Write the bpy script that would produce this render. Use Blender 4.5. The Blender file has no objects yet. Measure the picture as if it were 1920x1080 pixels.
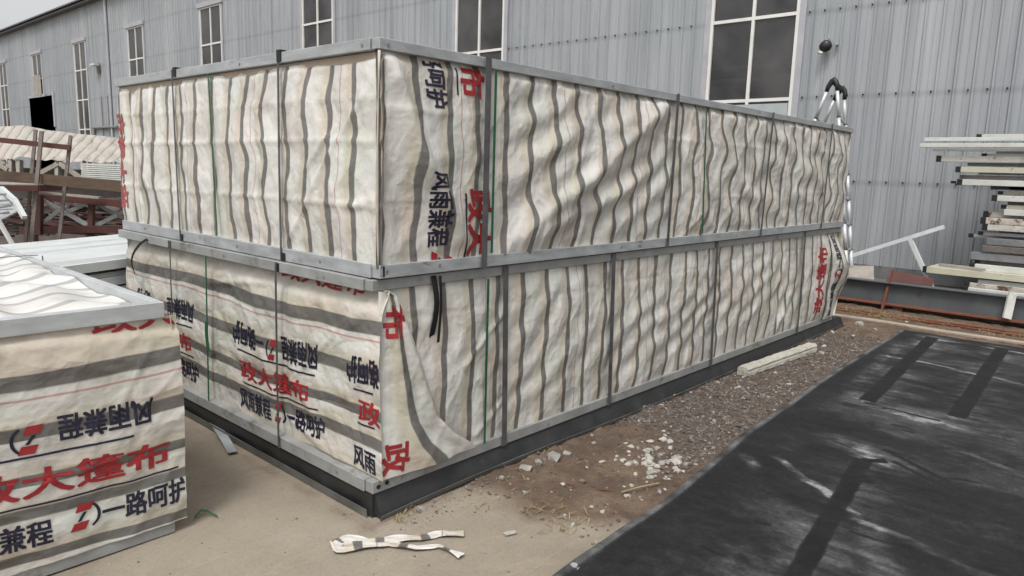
import bpy, bmesh, math, random
import numpy as np
from mathutils import Vector, Matrix
random.seed(7); rng = np.random.RandomState(11)
S = bpy.context.scene
COL = S.collection
R = math.radians

# ------------------------------------------------------------------ camera, sky, sun, exposure
CAM = np.array([-2.105, -2.821, 1.6608]); YAW, PITCH, ROLL, FPX = R(42.018), R(9.3088), R(1.6995), 1351.0
_f = np.array([math.cos(PITCH)*math.cos(YAW), math.cos(PITCH)*math.sin(YAW), -math.sin(PITCH)])
_r = np.cross(_f, [0, 0, 1]); _r /= np.linalg.norm(_r); _u = np.cross(_r, _f)
RT = math.cos(ROLL)*_r + math.sin(ROLL)*_u; UP = -math.sin(ROLL)*_r + math.cos(ROLL)*_u
cd = bpy.data.cameras.new('camera'); cam = bpy.data.objects.new('camera', cd); COL.objects.link(cam)
cam.matrix_world = Matrix(((RT[0], UP[0], -_f[0], CAM[0]), (RT[1], UP[1], -_f[1], CAM[1]), (RT[2], UP[2], -_f[2], CAM[2]), (0, 0, 0, 1)))
cd.sensor_width = 36; cd.lens = FPX/1920*36; cd.clip_end = 2000; cd.clip_start = 0.05
S.camera = cam
S.view_settings.view_transform = 'Standard'; S.view_settings.look = 'None'; S.view_settings.gamma = 1
S.view_settings.exposure = 0.38
SUN_EL, SUN_AZ = R(58), R(206)          # azimuth of the sun in world xy, from +X
W = bpy.data.worlds.new('World'); S.world = W; W.use_nodes = True
wn = W.node_tree.nodes; wl = W.node_tree.links; wn.clear()
wo = wn.new('ShaderNodeOutputWorld'); wb = wn.new('ShaderNodeBackground'); ws = wn.new('ShaderNodeTexSky'); wh = wn.new('ShaderNodeHueSaturation')
ws.sky_type = 'NISHITA'; ws.sun_disc = False; ws.sun_elevation = SUN_EL; ws.sun_rotation = R(90) - SUN_AZ
ws.dust_density = 4.0; ws.air_density = 1.0; ws.ozone_density = 1.0
wh.inputs['Saturation'].default_value = 0.10
wb.inputs['Strength'].default_value = 0.145
wl.new(ws.outputs[0], wh.inputs['Color']); wl.new(wh.outputs[0], wb.inputs[0]); wl.new(wb.outputs[0], wo.inputs[0])
sd = bpy.data.lights.new('sun', 'SUN'); so = bpy.data.objects.new('sun', sd); COL.objects.link(so)
sd.energy = 1.35; sd.angle = R(14); sd.color = (1.0, 0.96, 0.9)
_sv = Vector((math.cos(SUN_EL)*math.cos(SUN_AZ), math.cos(SUN_EL)*math.sin(SUN_AZ), math.sin(SUN_EL)))
so.rotation_euler = _sv.to_track_quat('Z', 'Y').to_euler(); so.location = (0, 0, 30)

GZ = -0.13        # ground level
def ray(px, py): return _f + RT*(px-960)/FPX - UP*(py-540)/FPX
def atD(px, py, D): return CAM + ray(px, py)*D
def atZ(px, py, z=GZ):
    d = ray(px, py); return CAM + d*((z-CAM[2])/d[2])
def atX(px, py, x):
    d = ray(px, py); return CAM + d*((x-CAM[0])/d[0])
def atY(px, py, y):
    d = ray(px, py); return CAM + d*((y-CAM[1])/d[1])

# ------------------------------------------------------------------ noise (numpy)
_perm = np.random.RandomState(3).permutation(4096)
def _grad(ix, iy, seed):
    h = _perm[(ix + _perm[(iy + seed*131) & 4095]) & 4095]
    a = h*(2*math.pi/4096); return np.cos(a), np.sin(a)
def perlin(x, y, seed=0):
    x = np.asarray(x, float); y = np.asarray(y, float)
    ix = np.floor(x).astype(int); iy = np.floor(y).astype(int); fx = x-ix; fy = y-iy
    w = lambda t: t*t*t*(t*(t*6-15)+10)
    def dot(i, j):
        gx, gy = _grad(ix+i, iy+j, seed); return gx*(fx-i)+gy*(fy-j)
    u = w(fx); v = w(fy)
    a = dot(0, 0)*(1-u)+dot(1, 0)*u; b = dot(0, 1)*(1-u)+dot(1, 1)*u
    return (a*(1-v)+b*v)*1.5
def fbm(x, y, seed=0, oct=4, gain=.5):
    r = 0; a = 1; f = 1
    for k in range(oct): r = r + a*perlin(x*f, y*f, seed+k*7); a *= gain; f *= 2.03
    return r
def sstep(a, b, x):
    t = np.clip((x-a)/(b-a), 0, 1); return t*t*(3-2*t)

# ------------------------------------------------------------------ scene helpers
def tag(o, label=None, cat=None, group=None, kind=None):
    if label: o['label'] = label
    if cat: o['category'] = cat
    if group: o['group'] = group
    if kind: o['kind'] = kind
    return o
def thing(name, label, cat, loc=(0, 0, 0), group=None, rz=0):
    o = bpy.data.objects.new(name, None); COL.objects.link(o); o.location = loc; o.rotation_euler = (0, 0, rz); o.empty_display_size = .1
    return tag(o, label, cat, group)
class MB:
    def __init__(s): s.v = []; s.f = []; s.m = []
    def add(s, vs, fs, m=0):
        k = len(s.v); s.v += [tuple(float(c) for c in v) for v in vs]
        s.f += [tuple(i+k for i in f) for f in fs]; s.m += [m]*len(fs)
    def box(s, a, b, m=0):
        x0, y0, z0 = np.minimum(a, b); x1, y1, z1 = np.maximum(a, b)
        s.add([(x0, y0, z0), (x1, y0, z0), (x1, y1, z0), (x0, y1, z0), (x0, y0, z1), (x1, y0, z1), (x1, y1, z1), (x0, y1, z1)],
              [(0, 3, 2, 1), (4, 5, 6, 7), (0, 1, 5, 4), (1, 2, 6, 5), (2, 3, 7, 6), (3, 0, 4, 7)], m)
    def bar(s, p, q, w, h, up=(0, 0, 1), m=0):
        p = np.array(p, float); q = np.array(q, float); d = q-p; d /= np.linalg.norm(d)
        u = np.array(up, float); sd = np.cross(d, u)
        if np.linalg.norm(sd) < 1e-4: sd = np.cross(d, [1, 0, 0])
        sd /= np.linalg.norm(sd); u = np.cross(sd, d)
        c = [(-1, -1), (1, -1), (1, 1), (-1, 1)]
        vs = [e + sd*a*w/2 + u*b*h/2 for e in (p, q) for a, b in c]
        s.add(vs, [(3, 2, 1, 0), (4, 5, 6, 7), (0, 1, 5, 4), (1, 2, 6, 5), (2, 3, 7, 6), (3, 0, 4, 7)], m)
    def tube(s, pts, r, n=10, m=0, cap=True):
        pts = [np.array(p, float) for p in pts]; rs = r if hasattr(r, '__len__') else [r]*len(pts)
        k0 = len(s.v); ref = None
        for i, p in enumerate(pts):
            d = pts[min(i+1, len(pts)-1)]-pts[max(i-1, 0)]; d = d/np.linalg.norm(d)
            if ref is None: ref = np.cross(d, [0.31, 0.2, 0.93])
            a = ref - d*np.dot(ref, d); a /= np.linalg.norm(a); ref = a; b = np.cross(d, a)
            s.v += [tuple(p + rs[i]*(a*math.cos(t)+b*math.sin(t))) for t in np.linspace(0, 2*math.pi, n, endpoint=False)]
        fs = [(k0+i*n+j, k0+i*n+(j+1) % n, k0+(i+1)*n+(j+1) % n, k0+(i+1)*n+j) for i in range(len(pts)-1) for j in range(n)]
        if cap: fs += [tuple(k0+j for j in range(n))[::-1], tuple(k0+(len(pts)-1)*n+j for j in range(n))]
        s.f += fs; s.m += [m]*len(fs)
    def prism(s, poly, axis, a, b, m=0):
        n = len(poly)
        def P(p, t):
            q = list(p); q.insert(axis, t); return tuple(q)
        s.add([P(p, a) for p in poly]+[P(p, b) for p in poly],
              [tuple(range(n))[::-1], tuple(range(n, 2*n))]+[(i, (i+1) % n, n+(i+1) % n, n+i) for i in range(n)], m)
    def ribbon(s, pts, w, th, side, m=0):      # flat strap along pts, width vector side
        pts = [np.array(p, float) for p in pts]; sd = np.array(side, float); sd /= np.linalg.norm(sd); vs = []
        for i, p in enumerate(pts):
            d = pts[min(i+1, len(pts)-1)]-pts[max(i-1, 0)]; n = np.cross(d, sd); n /= np.linalg.norm(n)
            ww = w[i] if hasattr(w, '__len__') else w
            for a, b in ((-1, -1), (1, -1), (1, 1), (-1, 1)): vs.append(p+sd*a*ww/2+n*b*th/2)
        fs = []
        for i in range(len(pts)-1):
            for j in range(4): fs.append((4*i+j, 4*i+(j+1) % 4, 4*i+4+(j+1) % 4, 4*i+4+j))
        fs += [(3, 2, 1, 0), tuple(4*(len(pts)-1)+j for j in range(4))]
        s.add(vs, fs, m)
    def build(s, name, mats, parent=None, smooth=False, bevel=0):
        me = bpy.data.meshes.new(name); me.from_pydata(s.v, [], s.f)
        for mt in (mats if isinstance(mats, (list, tuple)) else [mats]): me.materials.append(mt)
        me.polygons.foreach_set('material_index', s.m)
        bm = bmesh.new(); bm.from_mesh(me); bmesh.ops.recalc_face_normals(bm, faces=bm.faces)
        if bevel:
            bmesh.ops.bevel(bm, geom=[e for e in bm.edges if len(e.link_faces) == 2 and e.calc_face_angle(0) > .6], offset=bevel, segments=1, affect='EDGES', clamp_overlap=True)
        bm.to_mesh(me); bm.free()
        if smooth: me.polygons.foreach_set('use_smooth', [True]*len(me.polygons))
        o = bpy.data.objects.new(name, me); COL.objects.link(o)
        if parent:
            o.parent = parent; o.matrix_parent_inverse = root_of(parent).matrix_basis.inverted() if parent.parent is None else parent.matrix_parent_inverse.copy() @ Matrix.Identity(4)
            if parent.parent is not None: o.matrix_parent_inverse = Matrix.Identity(4) @ (parent_world(parent).inverted())
        return o
def root_of(o):
    while o.parent: o = o.parent
    return o
def parent_world(o):
    m = o.matrix_basis.copy()
    if o.parent: m = parent_world(o.parent) @ o.matrix_parent_inverse @ m
    return m
def np_mesh(name, V, F, mats, mi=None, uv=None, attr=None, smooth=True, parent=None):
    V = np.asarray(V, np.float32); F = np.asarray(F, np.int32); me = bpy.data.meshes.new(name)
    n = len(F); k = F.shape[1]
    me.vertices.add(len(V)); me.vertices.foreach_set('co', V.ravel())
    me.loops.add(n*k); me.loops.foreach_set('vertex_index', F.ravel())
    me.polygons.add(n); me.polygons.foreach_set('loop_start', np.arange(0, n*k, k, dtype=np.int32))
    me.update(calc_edges=True)
    for m in (mats if isinstance(mats, (list, tuple)) else [mats]): me.materials.append(m)
    if mi is not None: me.polygons.foreach_set('material_index', np.asarray(mi, np.int32))
    if uv is not None:
        l = me.uv_layers.new(name='UVMap'); l.data.foreach_set('uv', np.asarray(uv, np.float32)[F.ravel()].ravel())
    if attr:
        for an, av in attr.items():
            a = me.attributes.new(an, 'FLOAT', 'POINT'); a.data.foreach_set('value', np.asarray(av, np.float32))
    me.polygons.foreach_set('use_smooth', np.full(n, smooth))
    me.update()
    o = bpy.data.objects.new(name, me); COL.objects.link(o)
    if parent: o.parent = parent; o.matrix_parent_inverse = parent_world(parent).inverted()
    return o
def grid_faces(nu, nv, off=0):
    i, j = np.meshgrid(np.arange(nu-1), np.arange(nv-1), indexing='ij'); a = (i*nv+j).ravel()+off
    return np.stack([a, a+nv, a+nv+1, a+1], 1)

# ------------------------------------------------------------------ materials
def mat(name): 
    m = bpy.data.materials.new(name); m.use_nodes = True; nt = m.node_tree; b = nt.nodes['Principled BSDF']
    return m, nt, b
def N(nt, t, **kw):
    n = nt.nodes.new(t)
    for k, v in kw.items():
        if k in ('inp',):
            for a, b in v.items(): n.inputs[a].default_value = b
        else: setattr(n, k, v)
    return n
def ramp(nt, els, interp='LINEAR'):
    n = nt.nodes.new('ShaderNodeValToRGB'); cr = n.color_ramp; cr.interpolation = interp
    while len(cr.elements) > 1: cr.elements.remove(cr.elements[-1])
    cr.elements[0].position = els[0][0]; cr.elements[0].color = (*els[0][1], 1)
    for p, c in els[1:]:
        e = cr.elements.new(p); e.color = (*c, 1)
    return n
def surf(name, c0, c1, scale=3.0, rough=.6, metal=0.0, bump=.0, bscale=40, stretch=(1, 1, 1), extra=None, rvar=.15, spots=None, detail=6):
    m, nt, b = mat(name); tc = N(nt, 'ShaderNodeTexCoord'); mp = N(nt, 'ShaderNodeMapping'); mp.inputs['Scale'].default_value = stretch
    nt.links.new(tc.outputs['Object'], mp.inputs[0])
    n = N(nt, 'ShaderNodeTexNoise', inp={'Scale': scale, 'Detail': detail, 'Roughness': .62}); nt.links.new(mp.outputs[0], n.inputs[0])
    rp = ramp(nt, [(.3, c0), (.7, c1)]); nt.links.new(n.outputs[0], rp.inputs[0]); col = rp.outputs[0]
    if spots:       # (colour, scale, threshold, width)
        for sc, ss, th, wd in spots:
            n2 = N(nt, 'ShaderNodeTexNoise', inp={'Scale': ss, 'Detail': 8, 'Roughness': .7}); nt.links.new(mp.outputs[0], n2.inputs[0])
            r2 = ramp(nt, [(th, (0, 0, 0)), (min(th+wd, 1), (1, 1, 1))]); nt.links.new(n2.outputs[0], r2.inputs[0])
            mx = N(nt, 'ShaderNodeMix', data_type='RGBA'); nt.links.new(r2.outputs[0], mx.inputs[0]); nt.links.new(col, mx.inputs[6]); mx.inputs[7].default_value = (*sc, 1); col = mx.outputs[2]
    nt.links.new(col, b.inputs['Base Color'])
    b.inputs['Metallic'].default_value = metal
    mr = N(nt, 'ShaderNodeMapRange', inp={1: .3, 2: .7, 3: max(rough-rvar, .05), 4: min(rough+rvar, 1)}); nt.links.new(n.outputs[0], mr.inputs[0]); nt.links.new(mr.outputs[0], b.inputs['Roughness'])
    if bump:
        n3 = N(nt, 'ShaderNodeTexNoise', inp={'Scale': bscale, 'Detail': 6, 'Roughness': .65}); nt.links.new(mp.outputs[0], n3.inputs[0])
        bp = N(nt, 'ShaderNodeBump', inp={'Strength': bump, 'Distance': .02}); nt.links.new(n3.outputs[0], bp.inputs['Height']); nt.links.new(bp.outputs[0], b.inputs['Normal'])
    return m
M = {}
M['galv'] = surf('galvanised_steel', (.27, .28, .29), (.42, .44, .45), 6, .5, .2, .12, 60, (1, 1, 3), spots=[((.17, .16, .15), 3.5, .60, .08), ((.13, .10, .08), 13, .68, .03), ((.52, .53, .53), 9, .66, .06)])
M['galv_pale'] = surf('pale_galvanised_steel', (.38, .40, .41), (.52, .54, .55), 6, .5, .15, .12, 60, (1, 1, 3), spots=[((.24, .23, .22), 3.5, .62, .08), ((.17, .13, .1), 13, .69, .03)])
M['galv_dark'] = surf('dull_steel', (.17, .17, .175), (.26, .26, .265), 5, .5, .3, .1, 50, spots=[((.12, .10, .085), 4, .63, .1)])
M['galv_lower'] = surf('weathered_zinc', (.24, .245, .24), (.34, .345, .34), 6, .55, .2, .1, 60, spots=[((.16, .15, .13), 4, .56, .1), ((.12, .09, .07), 14, .67, .03), ((.42, .43, .42), 9, .66, .06)])
M['strap'] = surf('strap_steel', (.065, .064, .065), (.13, .128, .13), 9, .5, .3, spots=[((.07, .06, .055), 8, .6, .1)])
M['green'] = surf('green_plastic', (.012, .07, .03), (.02, .11, .05), 20, .4)
M['black_strap'] = surf('black_webbing', (.004, .004, .0045), (.009, .009, .009), 30, .95, rvar=.03)
M['tray'] = surf('black_steel', (.012, .013, .014), (.035, .036, .036), 4, .5, .1, .15, 30, spots=[((.10, .09, .075), 7, .66, .1)])
M['tray_rim'] = surf('grey_steel_rim', (.075, .077, .075), (.16, .16, .15), 5, .5, .2, .1, 40, spots=[((.22, .19, .15), 6, .62, .12)])
M['rust'] = surf('rusty_steel', (.10, .028, .015), (.17, .055, .03), 6, .8, 0, .3, 60, spots=[((.04, .018, .013), 5, .6, .15)])
M['redlead'] = surf('red_lead_paint', (.062, .022, .019), (.10, .035, .029), 5, .65, 0, .1, 50, spots=[((.16, .12, .1), 9, .66, .08), ((.04, .02, .018), 4, .6, .15)])
M['post'] = surf('weathered_angle_iron', (.10, .085, .075), (.19, .165, .15), 8, .75, 0, .2, 60, spots=[((.09, .035, .025), 7, .55, .12)])
M['wood'] = surf('old_timber', (.055, .036, .024), (.115, .074, .048), 3, .85, 0, .3, 30, (1, 1, 9))
M['wood_pale'] = surf('pale_timber', (.36, .29, .20), (.48, .40, .29), 3, .8)
M['board'] = surf('grey_board', (.24, .22, .19), (.36, .33, .29), 4, .85, 0, .2, 30, spots=[((.16, .13, .1), 4, .6, .15)])
M['whitesteel'] = surf('white_painted_steel', (.46, .47, .44), (.56, .57, .54), 4, .55, 0, .05, 40, spots=[((.22, .17, .12), 9, .66, .05), ((.36, .35, .31), 3, .55, .2)])
M['whitesteel_m'] = surf('stained_white_steel', (.42, .40, .36), (.54, .53, .49), 5, .6, 0, .1, 40, spots=[((.20, .13, .085), 14, .60, .05), ((.33, .30, .25), 4, .52, .2)])
M['yellowsteel'] = surf('cream_painted_steel', (.40, .39, .29), (.50, .49, .39), 4, .6, 0, .1, 40, spots=[((.2, .17, .1), 16, .62, .05)])
M['rustwhite'] = surf('rusting_white_steel', (.36, .33, .28), (.50, .47, .42), 6, .7, 0, .2, 40, spots=[((.09, .042, .025), 7, .53, .06)])
M['greysteel'] = surf('grey_painted_steel', (.13, .135, .14), (.21, .215, .22), 4, .5, .1, .1, 40, spots=[((.12, .09, .07), 9, .62, .06)])
M['brownsteel'] = surf('brown_grey_steel', (.09, .075, .068), (.16, .14, .13), 5, .6, .1, .2, 40)
M['cap'] = surf('black_plug', (.004, .004, .004), (.012, .012, .012), 10, .6)
M['beam_paint'] = surf('blue_grey_primer', (.075, .085, .092), (.125, .138, .145), 1.6, .5, .1, .1, 30, (1, 1, 1), spots=[((.05, .04, .035), 3, .62, .12)])
M['beam_rust'] = surf('rust_red_flange', (.14, .045, .025), (.22, .075, .042), 4, .75, 0, .2, 50, spots=[((.06, .03, .02), 3, .6, .15)])
M['concrete_post'] = surf('pale_concrete', (.36, .34, .29), (.50, .48, .42), 8, .9, 0, .5, 40, spots=[((.2, .18, .15), 6, .58, .12)])
M['alu'] = surf('aluminium_tube', (.48, .49, .50), (.62, .63, .64), 8, .45, .25)
M['blackplastic'] = surf('black_plastic', (.01, .01, .011), (.025, .025, .027), 20, .45)
M['navy'] = surf('navy_print', (.008, .008, .022), (.016, .015, .035), 9, .55)
M['red'] = surf('red_print', (.24, .014, .018), (.34, .022, .028), 7, .55)
M['redfade'] = surf('faded_red_print', (.26, .05, .05), (.36, .09, .08), 9, .6)
M['whiteframe'] = surf('white_window_frame', (.60, .60, .57), (.70, .70, .68), 3, .45, spots=[((.4, .38, .34), 3, .62, .15)])
M['flash'] = surf('grey_flashing', (.34, .34, .37), (.42, .42, .45), 3, .45, .15)
M['dark'] = surf('dark_hall_paint', (.09, .09, .095), (.15, .15, .152), 2, .8)
M['paleplate'] = surf('pale_galvanised_panel', (.56, .59, .59), (.66, .69, .69), 2.2, .42, .1, .04, 30, (1, 4, 4))
M['roof'] = surf('dark_roof_sheet', (.05, .052, .055), (.09, .09, .095), 3, .6)
M['redcrate'] = surf('faded_red_crate', (.20, .06, .05), (.28, .10, .08), 2, .8)
M['stone_white'] = surf('white_rubble', (.33, .31, .27), (.50, .48, .435), 12, .9, 0, .4, 60, spots=[((.20, .165, .125), 16, .52, .1)])
M['stone_grey'] = surf('grey_rubble', (.22, .21, .19), (.36, .34, .31), 12, .9, 0, .4, 60)
M['straw'] = surf('dry_straw', (.22, .17, .085), (.34, .27, .14), 20, .9)

WHT = (.59, .58, .555); TAN = (.52, .475, .405); TAN2 = (.54, .508, .458); GRY = (.150, .144, .138); PNK = (.40, .21, .20)
def stripe_els(total, greys, pinks, tanside=1, sharp=.003):
    els = []
    for a, b in greys:
        if tanside > 0: els += [(a-.075, WHT), (a-.035, TAN), (a-sharp, TAN), (a, GRY), (b, GRY), (b+sharp, WHT)]
        else: els += [(a-sharp, WHT), (a, GRY), (b, GRY), (b+sharp, TAN), (b+.035, TAN2), (b+.075, WHT)]
    for c in pinks: els += [(c-.0045, WHT), (c-.002, PNK), (c+.002, PNK), (c+.0045, WHT)]
    els.sort(key=lambda e: e[0]); out = []
    for p, c in els:
        p = p/total
        if 0 <= p <= 1: out.append((p, c))
    return out[:32]
def cloth_mat(name, total, greys, pinks, tanside=1, dirt=(.40, .37, .30), wrinkle=.35, dirtamt=.45):
    m, nt, b = mat(name); uv = N(nt, 'ShaderNodeUVMap'); uv.uv_map = 'UVMap'; sx = N(nt, 'ShaderNodeSeparateXYZ'); nt.links.new(uv.outputs[0], sx.inputs[0])
    # small edge wobble of the weave
    dv = N(nt, 'ShaderNodeMath', operation='DIVIDE'); dv.inputs[1].default_value = total; nt.links.new(sx.outputs[0], dv.inputs[0])
    fr = N(nt, 'ShaderNodeMath', operation='FRACT'); nt.links.new(dv.outputs[0], fr.inputs[0])
    rp = ramp(nt, stripe_els(total, greys, pinks, tanside)); nt.links.new(fr.outputs[0], rp.inputs[0])
    # grime
    n1 = N(nt, 'ShaderNodeTexNoise', inp={'Scale': 2.6, 'Detail': 7, 'Roughness': .68}); nt.links.new(uv.outputs[0], n1.inputs[0])
    r1 = ramp(nt, [(.42, (0, 0, 0)), (.75, (dirtamt,)*3)]); nt.links.new(n1.outputs[0], r1.inputs[0])
    mx = N(nt, 'ShaderNodeMix', data_type='RGBA', blend_type='MULTIPLY'); nt.links.new(r1.outputs[0], mx.inputs[0]); nt.links.new(rp.outputs[0], mx.inputs[6]); mx.inputs[7].default_value = (dirt[0]*1.9, dirt[1]*1.9, dirt[2]*1.9, 1)
    # faint green / pink cast patches of the plastic weave
    n2 = N(nt, 'ShaderNodeTexNoise', inp={'Scale': 3.7, 'Detail': 3}); mp2 = N(nt, 'ShaderNodeMapping'); mp2.inputs['Location'].default_value = (7, 3, 1); nt.links.new(uv.outputs[0], mp2.inputs[0]); nt.links.new(mp2.outputs[0], n2.inputs[0])
    r2 = ramp(nt, [(.35, (.90, 1.0, .93)), (.5, (1, 1, 1)), (.65, (1.0, .92, .90))]); nt.links.new(n2.outputs[0], r2.inputs[0])
    mx2 = N(nt, 'ShaderNodeMix', data_type='RGBA', blend_type='MULTIPLY'); mx2.inputs[0].default_value = .42; nt.links.new(mx.outputs[2], mx2.inputs[6]); nt.links.new(r2.outputs[0], mx2.inputs[7])
    # fine weave streaks
    n4 = N(nt, 'ShaderNodeTexNoise', inp={'Scale': 1.0, 'Detail': 4}); mp4 = N(nt, 'ShaderNodeMapping'); mp4.inputs['Scale'].default_value = (160, 9, 1); nt.links.new(uv.outputs[0], mp4.inputs[0]); nt.links.new(mp4.outputs[0], n4.inputs[0])
    r4 = ramp(nt, [(.3, (.94, .94, .94)), (.7, (1.03, 1.03, 1.03))]); nt.links.new(n4.outputs[0], r4.inputs[0])
    mx4 = N(nt, 'ShaderNodeMix', data_type='RGBA', blend_type='MULTIPLY'); mx4.inputs[0].default_value = .7; nt.links.new(mx2.outputs[2], mx4.inputs[6]); nt.links.new(r4.outputs[0], mx4.inputs[7])
    nt.links.new(mx4.outputs[2], b.inputs['Base Color']); b.inputs['Roughness'].default_value = .36
    try: b.inputs['Specular IOR Level'].default_value = .4
    except Exception: pass
    # crinkles: continuous relief with sharp crests (folded noise) at three sizes and directions
    def crest(sc, rot, st, amp, det):
        mp = N(nt, 'ShaderNodeMapping'); mp.inputs['Rotation'].default_value = (0, 0, rot); mp.inputs['Scale'].default_value = st; mp.inputs['Location'].default_value = (rot*3, sc, 0); nt.links.new(uv.outputs[0], mp.inputs[0])
        n = N(nt, 'ShaderNodeTexNoise', inp={'Scale': sc, 'Detail': det, 'Roughness': .45}); nt.links.new(mp.outputs[0], n.inputs[0])
        a_ = N(nt, 'ShaderNodeMath', operation='SUBTRACT'); nt.links.new(n.outputs[0], a_.inputs[0]); a_.inputs[1].default_value = .5
        b_ = N(nt, 'ShaderNodeMath', operation='ABSOLUTE'); nt.links.new(a_.outputs[0], b_.inputs[0])
        c_ = N(nt, 'ShaderNodeMath', operation='MULTIPLY'); nt.links.new(b_.outputs[0], c_.inputs[0]); c_.inputs[1].default_value = -amp; return c_.outputs[0]
    hs = [crest(2.0, .6, (1, .5, 1), .075, 1), crest(3.4, -.7, (1, .55, 1), .055, 1), crest(7.5, .25, (1, .7, 1), .022, 2), crest(16, -.3, (1, .8, 1), .008, 2)]
    tot = hs[0]
    for h_ in hs[1:]:
        q1 = N(nt, 'ShaderNodeMath', operation='ADD'); nt.links.new(tot, q1.inputs[0]); nt.links.new(h_, q1.inputs[1]); tot = q1.outputs[0]
    bp = N(nt, 'ShaderNodeBump', inp={'Strength': min(1, wrinkle*2.8), 'Distance': 1.0}); nt.links.new(tot, bp.inputs['Height']); nt.links.new(bp.outputs[0], b.inputs['Normal'])
    return m
PER = .872
M['cloth_v'] = cloth_mat('tarp_upright_stripes', PER, [(.029, .069), (.247, .287), (.465, .505), (.683, .723)], [.575], 1)
M['cloth_v2'] = cloth_mat('tarp_upright_stripes_dusty', PER, [(.030, .066), (.248, .284), (.466, .502), (.684, .720)], [.82], 1, dirt=(.36, .33, .27), dirtamt=.7)
# level-striped cloth of the lower bundle and of the low bundle: stripes given by height above the bundle's foot
M['cloth_h'] = cloth_mat('tarp_level_stripes', 1.3, [(.0, .07), (.22, .285), (.38, .435), (.59, .655), (.82, .89)], [.79], -1, dirt=(.36, .34, .26), dirtamt=.8)
M['cloth_box'] = cloth_mat('tarp_level_stripes_clean', 1.3, [(.085, .128), (.29, .335), (.44, .485), (.645, .70), (.86, .925)], [.82], -1, dirt=(.38, .355, .27), dirtamt=.6)
_w, _t, _t2, _g = WHT, TAN, TAN2, GRY
WHT = (.62, .615, .60); TAN = (.60, .59, .565); TAN2 = TAN; GRY = (.36, .355, .35)
M['cloth_top'] = cloth_mat('tarp_top_white', .5, [(.10, .155), (.35, .405)], [], 1, dirtamt=.1, wrinkle=.2)
WHT = (.45, .42, .38); TAN = (.41, .37, .32); TAN2 = TAN; GRY = (.24, .20, .17)
M['cloth_far'] = cloth_mat('tarp_far', .42, [(.1, .125), (.3, .325)], [], 1, dirt=(.40, .34, .27), dirtamt=.5)
WHT, TAN, TAN2, GRY = _w, _t, _t2, _g
M['hem'] = surf('tan_hem', (.30, .25, .19), (.38, .32, .25), 8, .7, 0, .2, 30)

def tmat_glass():
    m, nt, b = mat('dusty_window_glass'); out = nt.nodes['Material Output']; nt.nodes.remove(b)
    tr = N(nt, 'ShaderNodeBsdfTransparent'); tr.inputs[0].default_value = (.55, .57, .58, 1)
    gl = N(nt, 'ShaderNodeBsdfGlossy'); gl.inputs['Roughness'].default_value = .04; gl.inputs[0].default_value = (.9, .9, .9, 1)
    df = N(nt, 'ShaderNodeBsdfDiffuse'); df.inputs[0].default_value = (.15, .144, .144, 1)
    fr = N(nt, 'ShaderNodeFresnel'); fr.inputs[0].default_value = 1.5
    m1 = N(nt, 'ShaderNodeMixShader'); tc_ = N(nt, 'ShaderNodeNewGeometry'); nz_ = N(nt, 'ShaderNodeTexNoise', inp={'Scale': .9, 'Detail': 5, 'Roughness': .6}); nt.links.new(tc_.outputs['Position'], nz_.inputs[0])
    mr_ = N(nt, 'ShaderNodeMapRange', inp={1: .35, 2: .68, 3: .10, 4: .50}); nt.links.new(nz_.outputs[0], mr_.inputs[0]); nt.links.new(mr_.outputs[0], m1.inputs[0])
    bp_ = N(nt, 'ShaderNodeBump', inp={'Strength': .08, 'Distance': .02}); nt.links.new(nz_.outputs[0], bp_.inputs['Height']); nt.links.new(bp_.outputs[0], gl.inputs['Normal']); nt.links.new(tr.outputs[0], m1.inputs[1]); nt.links.new(df.outputs[0], m1.inputs[2])
    m2 = N(nt, 'ShaderNodeMixShader'); nt.links.new(fr.outputs[0], m2.inputs[0]); nt.links.new(m1.outputs[0], m2.inputs[1]); nt.links.new(gl.outputs[0], m2.inputs[2])
    nt.links.new(m2.outputs[0], out.inputs[0]); return m
M['glass'] = tmat_glass()
def emis(name, c, s):
    m, nt, b = mat(name); b.inputs['Base Color'].default_value = (.8, .8, .8, 1); b.inputs['Emission Color'].default_value = (*c, 1); b.inputs['Emission Strength'].default_value = s; return m
M['lamp'] = emis('lamp_tube', (1, .93, .78), 9.0)

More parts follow.
